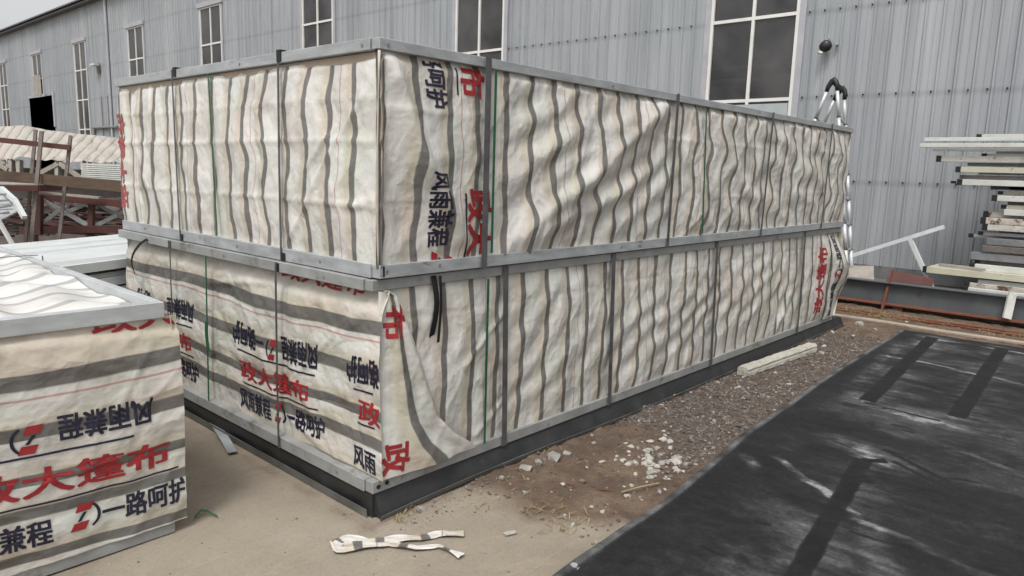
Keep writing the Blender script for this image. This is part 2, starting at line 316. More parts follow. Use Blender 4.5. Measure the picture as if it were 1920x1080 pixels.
def wall_mat():
    m, nt, b = mat('ribbed_zinc_wall'); g = N(nt, 'ShaderNodeNewGeometry'); L = nt.links
    def noise(sc, stretch, det=6, loc=(0, 0, 0)):
        mp = N(nt, 'ShaderNodeMapping'); mp.inputs['Scale'].default_value = stretch; mp.inputs['Location'].default_value = loc; L.new(g.outputs['Position'], mp.inputs[0])
        n = N(nt, 'ShaderNodeTexNoise', inp={'Scale': sc, 'Detail': det, 'Roughness': .6}); L.new(mp.outputs[0], n.inputs[0]); return n.outputs[0]
    r0 = ramp(nt, [(.25, (.26, .278, .295)), (.5, (.33, .35, .37)), (.75, (.39, .408, .424))]); L.new(noise(1.1, (1, 6, .25)), r0.inputs[0])
    col = r0.outputs[0]
    def mult(fac_out, els, amt, col):
        r = ramp(nt, els); L.new(fac_out, r.inputs[0]); mx = N(nt, 'ShaderNodeMix', data_type='RGBA', blend_type='MULTIPLY'); mx.inputs[0].default_value = amt; L.new(col, mx.inputs[6]); L.new(r.outputs[0], mx.inputs[7]); return mx.outputs[2]
    col = mult(noise(.35, (1, 1, .6), 4, (3, 1, 4)), [(.3, (.86, .88, .88)), (.7, (1.08, 1.06, 1.06))], .9, col)
    col = mult(noise(9, (1, 4, .12), 5, (5, 2, 1)), [(.3, (.90, .90, .90)), (.65, (1.03, 1.03, 1.03))], .8, col)
    # sheets differ a little: one tone per 0.72 m sheet
    sp = N(nt, 'ShaderNodeSeparateXYZ'); L.new(g.outputs['Position'], sp.inputs[0])
    dv = N(nt, 'ShaderNodeMath', operation='DIVIDE'); dv.inputs[1].default_value = .72; L.new(sp.outputs[1], dv.inputs[0]); fl = N(nt, 'ShaderNodeMath', operation='FLOOR'); L.new(dv.outputs[0], fl.inputs[0])
    wn_ = N(nt, 'ShaderNodeTexWhiteNoise', noise_dimensions='1D'); L.new(fl.outputs[0], wn_.inputs['W'])
    col = mult(wn_.outputs[0], [(0, (.92, .92, .93)), (1, (1.06, 1.06, 1.05))], .8, col)
    # girt lines: dirt lines left where the sheets are screwed
    for z in (1.64, 3.02, 4.40, 5.81, 7.2):
        sb = N(nt, 'ShaderNodeMath', operation='SUBTRACT'); sb.inputs[1].default_value = z-.02; L.new(sp.outputs[2], sb.inputs[0]); ab = N(nt, 'ShaderNodeMath', operation='ABSOLUTE'); L.new(sb.outputs[0], ab.inputs[0])
        mr = N(nt, 'ShaderNodeMapRange', inp={1: 0, 2: .07, 3: 0, 4: 1}); L.new(ab.outputs[0], mr.inputs[0])
        col = mult(mr.outputs[0], [(0, (.80, .80, .79)), (1, (1, 1, 1))], .8, col)
    L.new(col, b.inputs['Base Color']); b.inputs['Metallic'].default_value = .15; b.inputs['Roughness'].default_value = .5
    return m
M['wall'] = wall_mat()
M['plinth'] = surf('dark_plinth', (.10, .10, .105), (.17, .17, .175), 2, .8, 0, .2, 30)

# ------------------------------------------------------------------ ground: one sheet with concrete, earth and gravel areas
def ground_mat():
    m, nt, b = mat('yard_ground'); L = nt.links; g = N(nt, 'ShaderNodeNewGeometry')
    def noise(sc, det=8, ro=.6, loc=(0, 0, 0), st=(1, 1, 1)):
        mp = N(nt, 'ShaderNodeMapping'); mp.inputs['Location'].default_value = loc; mp.inputs['Scale'].default_value = st; L.new(g.outputs['Position'], mp.inputs[0])
        n = N(nt, 'ShaderNodeTexNoise', inp={'Scale': sc, 'Detail': det, 'Roughness': ro}); L.new(mp.outputs[0], n.inputs[0]); return n.outputs[0]
    c = ramp(nt, [(.3, (.232, .198, .154)), (.52, (.275, .238, .188)), (.72, (.315, .277, .224))]); L.new(noise(1.6, 8, .65), c.inputs[0])
    c2 = ramp(nt, [(.30, (.70, .68, .65)), (.42, (.93, .92, .91)), (.62, (1.03, 1.03, 1.03)), (.74, (1.16, 1.15, 1.13))]); L.new(noise(70, 5, .75, (4, 4, 0)), c2.inputs[0])
    mc = N(nt, 'ShaderNodeMix', data_type='RGBA', blend_type='MULTIPLY'); mc.inputs[0].default_value = .9; L.new(c.outputs[0], mc.inputs[6]); L.new(c2.outputs[0], mc.inputs[7])
    s = ramp(nt, [(.28, (.075, .048, .033)), (.5, (.13, .088, .06)), (.68, (.19, .137, .095)), (.8, (.26, .205, .15))]); L.new(noise(4.5, 9, .7, (1, 2, 0)), s.inputs[0])
    gr = ramp(nt, [(.3, (.055, .043, .034)), (.55, (.105, .085, .07)), (.75, (.175, .148, .12))]); L.new(noise(26, 5, .7, (2, 7, 0)), gr.inputs[0])
    a1 = N(nt, 'ShaderNodeAttribute'); a1.attribute_name = 'soil'; a2 = N(nt, 'ShaderNodeAttribute'); a2.attribute_name = 'gravel'
    # damp stains and a few hairline cracks in the slab
    st_ = ramp(nt, [(.52, (1, 1, 1)), (.60, (.80, .78, .75)), (.75, (.74, .71, .67))]); L.new(noise(.9, 9, .62, (11, 3, 0)), st_.inputs[0])
    m0 = N(nt, 'ShaderNodeMix', data_type='RGBA', blend_type='MULTIPLY'); m0.inputs[0].default_value = .75; L.new(mc.outputs[2], m0.inputs[6]); L.new(st_.outputs[0], m0.inputs[7])
    sc1 = ramp(nt, [(.49, (1, 1, 1)), (.498, (1.22, 1.2, 1.17)), (.502, (1.22, 1.2, 1.17)), (.51, (1, 1, 1))]); L.new(noise(2.2, 2, .5, (2, 8, 0), (.25, 1.4, 1)), sc1.inputs[0])
    m01 = N(nt, 'ShaderNodeMix', data_type='RGBA', blend_type='MULTIPLY'); m01.inputs[0].default_value = .45; L.new(m0.outputs[2], m01.inputs[6]); L.new(sc1.outputs[0], m01.inputs[7])
    m1 = N(nt, 'ShaderNodeMix', data_type='RGBA'); L.new(a1.outputs['Fac'], m1.inputs[0]); L.new(m01.outputs[2], m1.inputs[6]); L.new(s.outputs[0], m1.inputs[7])
    m2 = N(nt, 'ShaderNodeMix', data_type='RGBA'); L.new(a2.outputs['Fac'], m2.inputs[0]); L.new(m1.outputs[2], m2.inputs[6]); L.new(gr.outputs[0], m2.inputs[7])
    L.new(m2.outputs[2], b.inputs['Base Color']); b.inputs['Roughness'].default_value = .9
    mr = N(nt, 'ShaderNodeMapRange', inp={3: .25, 4: 1.0}); L.new(a1.outputs['Fac'], mr.inputs[0])
    bp = N(nt, 'ShaderNodeBump', inp={'Distance': .02}); L.new(mr.outputs[0], bp.inputs['Strength']); L.new(noise(38, 7, .7), bp.inputs['Height']); L.new(bp.outputs[0], b.inputs['Normal'])
    return m
M['ground'] = ground_mat()
def soil_w(x, y):
    n = fbm(x*1.4, y*1.4, 5, 4); n2 = fbm(x*5, y*5, 9, 3)
    edge = .62 + .10*n + .05*n2 + np.where(y < -.55, (y+.55)*-.55, 0)          # earth starts right of the concrete apron
    a = sstep(-.10, .12, x-edge)
    keep = np.where(y > .35, sstep(6.9, 7.3, x + .1*n), 1.0)
    dirt = np.exp(-np.abs(y+.07+.03*n)/.035)*((x > -.1) & (x < 1)) + np.exp(-np.abs(x+.05+.03*n)/.03)*((y > -.1) & (y < 3.3))     # dirt gathered along the tray's foot
    return np.clip(a*keep + .55*dirt*np.clip(.6+1.2*n2, 0, 1), 0, 1)
def gravel_w(x, y):
    n = fbm(x*1.8, y*1.8, 21, 4)
    return sstep(1.7, 2.3, x+.6*n)*sstep(6.9, 6.2, x)*sstep(.5, .2, y)
edge_pts = [(-1.6, -1.10), (-.6, -1.06), (.263, -.997), (.904, -.965), (1.3, -.955), (1.784, -.905), (2.2, -.86), (2.673, -.803), (3.4, -.77), (4.295, -.709), (5.5, -.66), (7.45, -.60)]
ex = [p[0] for p in edge_pts]; ey = [p[1] for p in edge_pts]
def ground_h(x, y):
    s = soil_w(x, y)
    h = s*(.016*fbm(x*3, y*3, 31, 4)+.012*fbm(x*11, y*11, 33, 3) + .012) + .0025*fbm(x*2, y*2, 35, 3)
    mat_in = sstep(.01, .05, np.interp(x, ex, ey)-y)*sstep(7.47, 7.43, x)
    return GZ - .004 + h*(1-mat_in) - .02*mat_in
xs = np.concatenate([[-300, -120, -50, -25, -12, -8, -6], np.arange(-5, 9.6, .035), [9.9, 10.6, 12, 16, 25, 50, 120, 300]])
ys = np.concatenate([[-300, -120, -50, -25, -12, -8, -6], np.arange(-5, 1.2, .035), np.arange(1.3, 6, .25), [7, 9, 12, 18, 30, 60, 120, 300]])
GX, GY = np.meshgrid(xs, ys, indexing='ij')
gh = ground_h(GX, GY)
np_mesh('ground', np.stack([GX, GY, gh], -1).reshape(-1, 3), grid_faces(len(xs), len(ys)), M['ground'], attr={'soil': soil_w(GX, GY).ravel(), 'gravel': gravel_w(GX, GY).ravel()*.9})['kind'] = 'structure'
def gz_at(x, y): return float(ground_h(np.array([x]), np.array([y]))[0])

# ------------------------------------------------------------------ factory building with ribbed steel wall
XW = 10.5
WIN = [(3.0+6.79*k) for k in range(8)]; WW = 1.62; WZ1 = 7.1; WZ0 = .35
ROWS = [(0.35, 1.62), (1.62, 3.0), (3.0, 4.4), (4.4, 5.8), (5.8, 7.1)]
bld = thing('factory_building', 'long factory hall with grey ribbed steel wall behind the tarp bundles', 'building', (XW, 20, GZ))
def rib_profile(y0, y1):
    p = .243; ys_ = []; k = math.floor(y0/p)
    prof = [(0, 0), (.016, -.036), (.040, -.036), (.056, 0), (.13, 0), (.137, -.006), (.144, -.006), (.151, 0)]
    out = [(y0, 0)]
    while k*p < y1:
        for a, d in prof:
            y = k*p+a
            if y0 < y < y1: out.append((y, d))
        k += 1
    out.append((y1, 0)); return out
wm = MB()
def wall_seg(y0, y1, z0, z1):
    pr = rib_profile(y0, y1); n = len(pr)
    wm.add([(XW+d, y, z0) for y, d in pr]+[(XW+d, y, z1) for y, d in pr], [(i, i+1, n+i+1, n+i) for i in range(n-1)])
ZT = 8.75; zb = .30
DOOR = (41.5, 45.75, GZ, 4.85)
cur = -14.0
for k, yc in enumerate(WIN):
    a, b_ = yc-WW/2, yc+WW/2
    if k == 6:
        wall_seg(cur, DOOR[0], zb, ZT); wall_seg(DOOR[0], a, DOOR[3], ZT); wall_seg(b_, DOOR[1], DOOR[3], ZT); wall_seg(a, b_, WZ1, ZT); cur = DOOR[1]
    else:
        wall_seg(cur, a, zb, ZT); wall_seg(a, b_, WZ1, ZT); cur = b_
wall_seg(cur, 75, zb, ZT)
pl = MB(); pl.box((XW-.02, -14, GZ-.1), (XW+.2, DOOR[0], zb)); pl.build('plinth', M['plinth'], bld); pl = MB(); pl.box((XW-.02, DOOR[1], GZ-.1), (XW+.2, 75, zb)); pl.build('plinth', M['plinth'], bld)
# inside of the hall
hm = MB(); X1 = XW+14
hm.add([(XW+.25, -14, GZ+.01), (X1, -14, GZ+.01), (X1, 75, GZ+.01), (XW+.25, 75, GZ+.01), (XW+.25, -14, 8.6), (X1, -14, 8.6), (X1, 75, 8.6), (XW+.25, 75, 8.6)],
       [(0, 1, 2, 3), (4, 5, 6, 7), (1, 2, 6, 5), (0, 1, 5, 4), (2, 3, 7, 6)])
hm.build('hall_interior', M['dark'], bld)
for z in (3.62, 3.40): im = MB(); im.box((XW+.45, -2, z), (XW+.5, 12, z+.07)); im.build('crane_rail', M['whitesteel'], bld)
for i in range(9): im = MB(); q_ = atX(594, 52+i*5, XW+1.6); im.box((XW+1.6, q_[1]-.9, q_[2]-.10), (XW+1.7, q_[1]+.5, q_[2]+.08)); im.build('timber_slat', M['wood_pale'], bld)
cr = MB(); cr.box((XW+.3, 1.2, 1.2), (XW+1.2, 3.0, 3.28)); cr.build('stacked_crate', M['redcrate'], bld, bevel=.02)
lm = MB(); lm.tube([atX(604, 34, XW+.9)+np.array([0, -.28, 0]), atX(604, 34, XW+.9)+np.array([0, .28, .0])], .06, 8); lm.build('ceiling_lamp', M['lamp'], bld)
rf = MB(); pr = []
for k in range(int(90/.35)):
    y = -14.2+k*.35; pr += [(y, 0), (y+.05, .055), (y+.14, .055), (y+.19, 0)]
n = len(pr)
for (xa, za, xb, zb_) in ((XW-.38, ZT+.05, XW+9, ZT+1.6),):
    rf.add([(xa, y, za+h) for y, h in pr]+[(xb, y, zb_+h) for y, h in pr]+[(xa, y, za-.03) for y, h in pr], [(i, i+1, n+i+1, n+i) for i in range(n-1)]+[(i, 2*n+i, 2*n+i+1, i+1) for i in range(n-1)])
rf.box((XW-.30, -14, ZT-.10), (XW-.02, 75, ZT-.005)); rf.build('roof', M['roof'], bld)
# screws along the girts (near part only can be seen)
sc = wm
for z in (1.64, 3.02, 4.40):
    y = -8.0
    while y < (13 if z > 4 else 4):
        k = math.floor(y/.243)*.243+.028
        if not (WIN[0]-WW/2-.12 < k < WIN[0]+WW/2+.12 or WIN[1]-WW/2-.12 < k < WIN[1]+WW/2+.12):
            sc.tube([(XW-.032, k+.062, z), (XW-.004, k+.062, z)], .013, 6, m=1)
        y += .243

wm.build('wall', [M['wall'], M['cap']], bld)
def window(k, yc):
    fl_ = MB(); a, b_ = yc-WW/2, yc+WW/2; z0 = WZ0 if k != 6 else 4.86
    for y0, y1 in ((a-.11, a-.002), (b_+.002, b_+.11)): fl_.box((XW-.055, y0, z0), (XW-.003, y1, WZ1+.002))
    fl_.box((XW-.10, a-.16, WZ1+.004), (XW-.003, b_+.16, WZ1+.17))
    w = fl_.build('window', M['flash'], bld)
    fr = MB(); t = .055; x0, x1 = XW-.05, XW+.01
    fr.box((x0, a, z0), (x1, a+t, WZ1)); fr.box((x0, b_-t, z0), (x1, b_, WZ1)); fr.box((x0+.003, yc-t/2, z0+.003), (x1-.003, yc+t/2, WZ1-.003))
    rows = [r for r in ROWS if r[1] > z0+.1]
    for r0, r1 in rows: fr.box((x0+.006, a+t-.003, max(r0, z0)-.028), (x1-.006, b_-t+.003, max(r0, z0)+.028))
    fr.box((x0+.006, a+t-.003, WZ1-.05), (x1-.006, b_-t+.003, WZ1-.002))
    fr.build('frame', M['whiteframe'], w)
    g_ = MB(); g_.box((XW-.012, a+t*.5, z0), (XW-.008, b_-t*.5, WZ1)); g_.build('pane', M['glass'], w)
    if k == 6:
        bd = MB(); bd.box((XW-.075, yc-.05, 4.9), (XW-.058, yc+WW/2+.02, 6.0)); bd.box((XW-.09, yc-.6, 4.9), (XW-.076, yc-.15, 5.95)); bd.build('cover_board', M['board'], w)
    return w
for k, yc in enumerate(WIN): window(k, yc)
# poster on the lowest visible pane of the nearest window
ps = MB(); ps.box((XW-.062, 2.25, 2.3), (XW-.056, 3.75, 2.93)); po = ps.build('window_poster', surf('poster_pale', (.30, .34, .35), (.38, .42, .43), 3, .5), bld)
pp = MB()
for i in range(4): pp.box((XW-.068, 2.55+.2*i, 2.48), (XW-.063, 2.62+.2*i, 2.72))
arc = [(XW-.066, 2.95+.62*math.cos(t), 2.55+.27*math.sin(t)) for t in np.linspace(.15, 2.9, 18)]
pp.tube(arc, .018, 5); pp.build('poster_print', M['beam_paint'], po)
# door: frame and an added black sheet inside that paints the open doorway's shade
dm = MB(); dm.box((XW-.07, DOOR[0]-.25, 3.2), (XW-.005, DOOR[0]-.01, DOOR[3]+.15)); dm.box((XW-.07, DOOR[0]+1.2, DOOR[3]-.02), (XW-.03, DOOR[1]+.1, DOOR[3]+.12)); dm.build('door_frame', M['flash'], bld)
dp = MB(); dp.box((XW+3, DOOR[0]-6, GZ), (XW+3.1, DOOR[1]+1, DOOR[3]+2)); dp.build('doorway_shade', M['cap'], bld)
dn = MB(); dn.tube([(XW-.07, 33.25, GZ), (XW-.07, 33.25, ZT)], .06, 10); dn.build('downpipe', M['flash'], bld)
for y in (34.4, 33.6): cb = MB(); cb.tube([(XW-.07, y, GZ), (XW-.07, y, 4.45)], .025, 6); cb.build('conduit', M['galv_dark'], bld)
cb = MB()
cb.tube([(XW-.1, 32.5, 3.05), (XW-.1, 35.6, 3.05)], .06, 8); cb.build('conduit', M['galv_dark'], bld); cb = MB(); cb.tube([(XW-.1, 35.5, 2.98), (XW-.1, 35.5, GZ)], .06, 8); cb.build('conduit', M['galv_dark'], bld)
c = atX(1550, 86, XW-.10)
fl = thing('flood_lamp', 'small black lamp on the ribbed wall right of the nearest window', 'lamp', tuple(c))
h = MB(); h.tube([c+np.array([-.10, .0, -.03]), c+np.array([-.02, 0, .0]), c+np.array([.03, 0, .01])], [.085, .095, .05], 12); h.build('lamp_body', M['blackplastic'], fl, True)
h = MB(); h.box(c+np.array([-.02, -.015, .09]), c+np.array([.10, .015, .12])); h.build('bracket', M['galv'], fl); h = MB(); h.tube([c+np.array([.0, -.16, .02]), c+np.array([.09, -.13, .02])], .02, 8); h.build('cable_gland', M['galv'], fl)
h = MB(); h.tube([c+np.array([-.11, .03, -.13]), c+np.array([-.06, .09, -.10])], [.028, .03], 10); h.build('lens', M['whitesteel'], fl, True)
c = atX(181, 122, XW-.15)
wl_ = thing('wall_lamp', 'small pale lamp on an arm high on the wall beside the downpipe', 'lamp', tuple(c))
h = MB(); h.box(c+np.array([-.2, -.3, -.04]), c+np.array([.0, .3, .05])); h.build('lamp_head', M['whitesteel'], wl_); h = MB(); h.box(c+np.array([.01, -.08, -.35]), c+np.array([.12, .08, .1])); h.build('arm', M['galv_dark'], wl_)

# ------------------------------------------------------------------ tarpaulin bundles
def bulges(s, straps):
    out = np.zeros_like(s)
    for a, b_ in zip(straps[:-1], straps[1:]):
        t = (s-a)/(b_-a); out = np.where((t >= 0) & (t <= 1), np.sin(np.clip(t, 0, 1)*math.pi)**.55, out)
    return out
def ridge(s, z, p, q, w, h):     # one fold running from p to q
    p = np.array(p); q = np.array(q); d = q-p; L = np.hypot(*d); d = d/L
    t = ((s-p[0])*d[0]+(z-p[1])*d[1])/L; e = -(s-p[0])*d[1]+(z-p[1])*d[0]
    return h*np.exp(-(e/w)**2)*np.clip(sstep(-.12, .18, t)*sstep(1.12, .82, t), 0, 1)
def creases(s, z, seed, amp=.008):
    r = 0
    for k, (ang, f) in enumerate(((.9, 1.5), (-.75, 1.2), (1.25, 2.4))):
        a = s*math.cos(ang)+z*math.sin(ang); b_ = -s*math.sin(ang)+z*math.cos(ang)
        v = 1-np.abs(perlin(a*f*.45, b_*f*1.6, seed+k))*1.6; r = r + np.clip(v, 0, 1)**6*np.clip(perlin(a*.8, b_*.8, seed+9+k)+.35, 0, 1)
    return amp*r
class Cloth:
    """origin + s*U + z*Z, bulging along Nn"""
    def __init__(c, O, U, Nn, s0, s1, z0, z1, dfun, ufun): c.O = np.array(O, float); c.U = np.array(U, float); c.N = np.array(Nn, float); c.r = (s0, s1, z0, z1); c.d = dfun; c.u = ufun
    def P(c, s, z, lift=0):
        s = np.asarray(s, float); z = np.asarray(z, float); d = c.d(s, z)+lift
        return c.O + s[..., None]*c.U + z[..., None]*np.array([0, 0, 1.]) + d[..., None]*c.N
    def grid(c, step):
        s0, s1, z0, z1 = c.r; a = np.linspace(s0, s1, int((s1-s0)/step)+2); b_ = np.linspace(z0, z1, int((z1-z0)/step)+2)
        Sg, Zg = np.meshgrid(a, b_, indexing='ij'); u, v = c.u(Sg, Zg)
        return c.P(Sg, Zg).reshape(-1, 3), grid_faces(len(a), len(b_)), np.stack([u.ravel(), v.ravel()], 1)
def tarp(parent, cloths, step=.014, extra=None):
    V = []; F = []; UV = []; MI = []; k = 0; mats = []
    for c, m in cloths:
        if m not in mats: mats.append(m)
        v, f, uv = c.grid(step); V.append(v); F.append(f+k); UV.append(uv); MI.append(np.full(len(f), mats.index(m))); k += len(v)
    for quad, m in (extra or []):
        if m not in mats: mats.append(m)
        V.append(np.array(quad, float)); F.append(np.array([[0, 1, 2, 3]])+k); UV.append(np.array([[0.15, 0], [.15, 1], [.16, 1], [.16, 0]])); MI.append(np.array([mats.index(m)])); k += 4
    return np_mesh('tarp', np.concatenate(V), np.concatenate(F), mats, np.concatenate(MI), np.concatenate(UV), parent=parent)

TXT = {}
def text_mesh(s, bold):
    key = (s, bold)
    if key in TXT: return TXT[key]
    cu = bpy.data.curves.new('glyphs', 'FONT'); cu.body = s; cu.size = 1; cu.offset = 0.0; cu.resolution_u = 3; cu.align_x = 'LEFT'
    ob = bpy.data.objects.new('glyphs', cu); COL.objects.link(ob)
    dg = bpy.context.evaluated_depsgraph_get(); me = bpy.data.meshes.new_from_object(ob.evaluated_get(dg))
    bpy.data.objects.remove(ob); bpy.data.curves.remove(cu)
    bm = bmesh.new(); bm.from_mesh(me); bpy.data.meshes.remove(me)
    bmesh.ops.triangulate(bm, faces=bm.faces)
    for it in range(4):
        es = [e for e in bm.edges if e.calc_length() > .16]
        if not es: break
        bmesh.ops.subdivide_edges(bm, edges=es, cuts=1)
        bmesh.ops.triangulate(bm, faces=bm.faces)
    bm.verts.index_update()
    V = np.array([v.co[:2] for v in bm.verts]); F = np.array([[v.index for v in f.verts] for f in bm.faces]); bm.free()
    sh = [(-bold, -bold*.7), (bold, -bold*.7), (bold, bold*.7), (-bold, bold*.7)]; n0 = len(V)      # heavy letters: struck four times
    V = np.concatenate([V+np.array(q) for q in sh]); F = np.concatenate([F+n0*i for i in range(4)])
    TXT[key] = (V, F); return V, F
def tri_sub(polys):       # polygons -> fine triangles
    bm = bmesh.new()
    for p in polys: bm.faces.new([bm.verts.new((x, y, 0)) for x, y in p])
    bmesh.ops.triangulate(bm, faces=bm.faces)
    for it in range(5):
        es = [e for e in bm.edges if e.calc_length() > .15]
        if not es: break
        bmesh.ops.subdivide_edges(bm, edges=es, cuts=1); bmesh.ops.triangulate(bm, faces=bm.faces)
    bm.verts.index_update(); V = np.array([v.co[:2] for v in bm.verts]); F = np.array([[v.index for v in f.verts] for f in bm.faces]); bm.free(); return V, F
# axes: how reading direction a and upward b lie on the cloth (s, z)
AX = {'down': ((0, -1), (1, 0)), 'up': ((0, 1), (-1, 0)), 'left_face': ((-1, 0), (0, 1)), 'left_face_flip': ((1, 0), (0, -1)), 'right_face': ((1, 0), (0, 1)), 'right_face_flip': ((-1, 0), (0, -1))}
def stamp(name, cl, parent, VF, s0, z0, ax, sx, sy, material, wave=None, lift=.003, clip=None):
    V, F = VF; (ax_, az), (bx, bz) = AX[ax]
    a = V[:, 0]*sx; b_ = V[:, 1]*sy
    s = s0+a*ax_+b_*bx; z = z0+a*az+b_*bz
    if wave: ds, dz = wave(s, z); s = s+ds; z = z+dz
    if clip:
        ok = (s > clip[0]) & (s < clip[1]) & (z > clip[2]) & (z < clip[3]); F = F[ok[F].all(1)]
        if not len(F): return None
        us = np.unique(F); mp = -np.ones(len(s), int); mp[us] = np.arange(len(us)); F = mp[F]; s = s[us]; z = z[us]
    return np_mesh(name, cl.P(s, z, lift), F, material, parent=parent)
def print_text(cl, parent, txt, s0, z0, ax, w, h, material, bold=.030, **kw):
    return stamp('printed_text', cl, parent, text_mesh(txt, bold), s0, z0, ax, w, h, material, **kw)
def logo(cl, parent, s0, z0, ax, w, h, arc_first=False, **kw):
    redp = [[(.22, .70), (.78, .70), (.92, 1.0), (.36, 1.0)][::1], [(.0, .0), (.56, .0), (.72, .3), (.16, .3)]]
    if arc_first: rr = [[(x, y) for x, y in p] for p in redp]
    else: rr = redp
    stamp('printed_logo', cl, parent, tri_sub(rr), s0, z0, ax, w, h, M['red'], **kw)
    nv = [[(.28, .34), (.42, .34), (.66, .66), (.52, .66)]]
    t = np.linspace(-1.15, 1.1, 13); 
    o_ = [(.62+.52*math.cos(a), .5+.52*math.sin(a)) for a in t]; i_ = [(.62+.40*math.cos(a), .5+.44*math.sin(a)) for a in t]
    nv += [[o_[i], o_[i+1], i_[i+1], i_[i]] for i in range(12)]
    stamp('printed_logo', cl, parent, tri_sub(nv), s0, z0, ax, w, h, M['navy'], **kw)
def bar_print(cl, parent, s0, s1, z0, z1, material=None, wave=None, **kw):
    n = max(2, int(max(abs(s1-s0), abs(z1-z0))/.02)); V = []; 
    lng_s = abs(s1-s0) > abs(z1-z0)
    for i in range(n+1):
        t = i/n
        V += ([(s0+(s1-s0)*t, z0), (s0+(s1-s0)*t, z1)] if lng_s else [(s0, z0+(z1-z0)*t), (s1, z0+(z1-z0)*t)])
    F = np.array([[2*i, 2*i+2, 2*i+3, 2*i+1] for i in range(n)])
    V = np.array(V); s, z = V[:, 0], V[:, 1]
    if wave: ds, dz = wave(s, z); s = s+ds; z = z+dz
    return np_mesh('printed_line', cl.P(s, z, .003), F, material or M['navy'], parent=parent)
def rails(name, parent, x0, y0, x1, y1, z0, z1, m, t=.06, lip=True, gap=.0):
    b_ = MB(); e = .004; mats = [m]
    b_.box((x0, y0+t+e, z0), (x0+t, y1, z1)); b_.box((x1-t, y0+t+e, z0), (x1, y1, z1))
    b_.box((x0+.01, y0, z0+.002), (x1, y0+t, z1-.002)); b_.box((x0+t+.001, y1-t, z0+.001), (x1-t-.001, y1-.001, z1-.001))
    return b_.build(name, mats, parent, bevel=.003)
def strap_line(name, parent, cl, s, z0, z1, w, m, off=.012, zz=None, wob=.0, over=0.0):
    r_ = MB(); n = 14; zs_ = np.linspace(z0, z1, n); ss = s+wob*np.sin(np.linspace(0, 3, n)*1.7) if np.isscalar(s) else np.linspace(s[0], s[1], n)+wob*np.sin(np.linspace(0, 4, n))
    p = cl.O + ss[:, None]*cl.U + zs_[:, None]*np.array([0, 0, 1.]) + off*cl.N
    r_.ribbon(p, w, .003, cl.U)
    return r_.build(name, m, parent)

# ---- upper bundle -------------------------------------------------
DX, DY = .026, -.024; ZM = 1.112; ZTOP = 2.25; L_, W_ = 6.75, 3.24
UB = thing('tarp_bundle', 'upper of two stacked tarp-wrapped bundles, upright stripes on both sides and a grey steel frame', 'bundle', (DX, DY, ZM), 'tarp-wrapped bundles')
rails('top_rail', UB, DX, DY, DX+L_, DY+W_, ZTOP-.056, ZTOP, M['galv'])
rails('bottom_rail', UB, DX, DY, DX+L_, DY+W_, ZM+.003, ZM+.074, M['galv'])
URS = [.0, .74, 2.745, 4.46, 6.02, 6.73]
def d_UR(s, z):
    t = np.clip((z-1.19)/1.0, 0, 1); prof = np.sin(np.pi*np.clip(t, .02, .98))**.5
    d = -.012+.034*bulges(s, URS)*prof
    A = .5+.5*np.tanh(2.2*fbm(s*.7, z*.9, 41, 2)+.4)
    mid = sstep(.85, 1.1, s)*sstep(3.3, 2.4, s)
    ph = (z-1.0*(s-.9)*.62)/.245 + .35*fbm(s*.9, z*1.4, 43, 2)
    d = d + mid*(.011*np.sin(2*np.pi*ph)*prof)
    d = d + ridge(s, z, (.98, 1.24), (2.55, 2.12), .065, .055) + ridge(s, z, (1.0, 1.20), (2.3, 1.62), .06, .022) + ridge(s, z, (1.2, 1.75), (2.5, 2.12), .06, .018)
    far = sstep(3.1, 3.6, s)
    ph2 = (z+.45*(s-3.5))/.36+.5*fbm(s*1.1, z*1.2, 45, 2)
    d = d + far*.012*np.sin(2*np.pi*ph2)*prof*A
    d = d + ridge(s, z, (.10, 2.18), (.34, 1.55), .05, .045)*1 + ridge(s, z, (.30, 1.75), (.62, 1.22), .05, .03) - ridge(s, z, (.02, 1.9), (.22, 1.3), .05, .02)
    d = d + .010*fbm(s*3.2, z*2.6, 47, 3) + .003*fbm(s*11, z*9, 49, 2)
    for zc in (1.50, 1.93): d = d + .007*np.exp(-np.abs(z-zc-.012*np.sin(s*1.3))/.016)*np.clip(.6+.9*perlin(s*.9, z*0+zc, 311), 0, 1)
    d = d + .012*sstep(2.10, 2.17, z)*fbm(s*9, z*2, 51, 2) - .018*sstep(2.15, 2.19, z)
    d = d + creases(s, z, 301, .011); d = d*sstep(0, .03, s-.015) 
    return d
def u_UR(s, z):
    far = sstep(2.8, 3.6, s)
    w = .030*fbm(s*1.2, z*2.4, 61, 2)+.015*perlin(s*3, z*5.5, 63) + far*.036*np.sin(2*np.pi*((z+.3*s)/.50)+1.5*fbm(s*.8, z, 65, 2))+.016*np.sin(2*np.pi*(z/.55+s*.35)+1.2*fbm(s*.7, z, 67, 2))*sstep(.8, 1.2, s)
    return s+w, z
cUR = Cloth((0, DY+.012, 0), (1, 0, 0), (0, -1, 0), DX, L_+DX, 1.165, 2.20, d_UR, u_UR)
ULS = [.0, .86, 1.62, 2.18, 3.24]
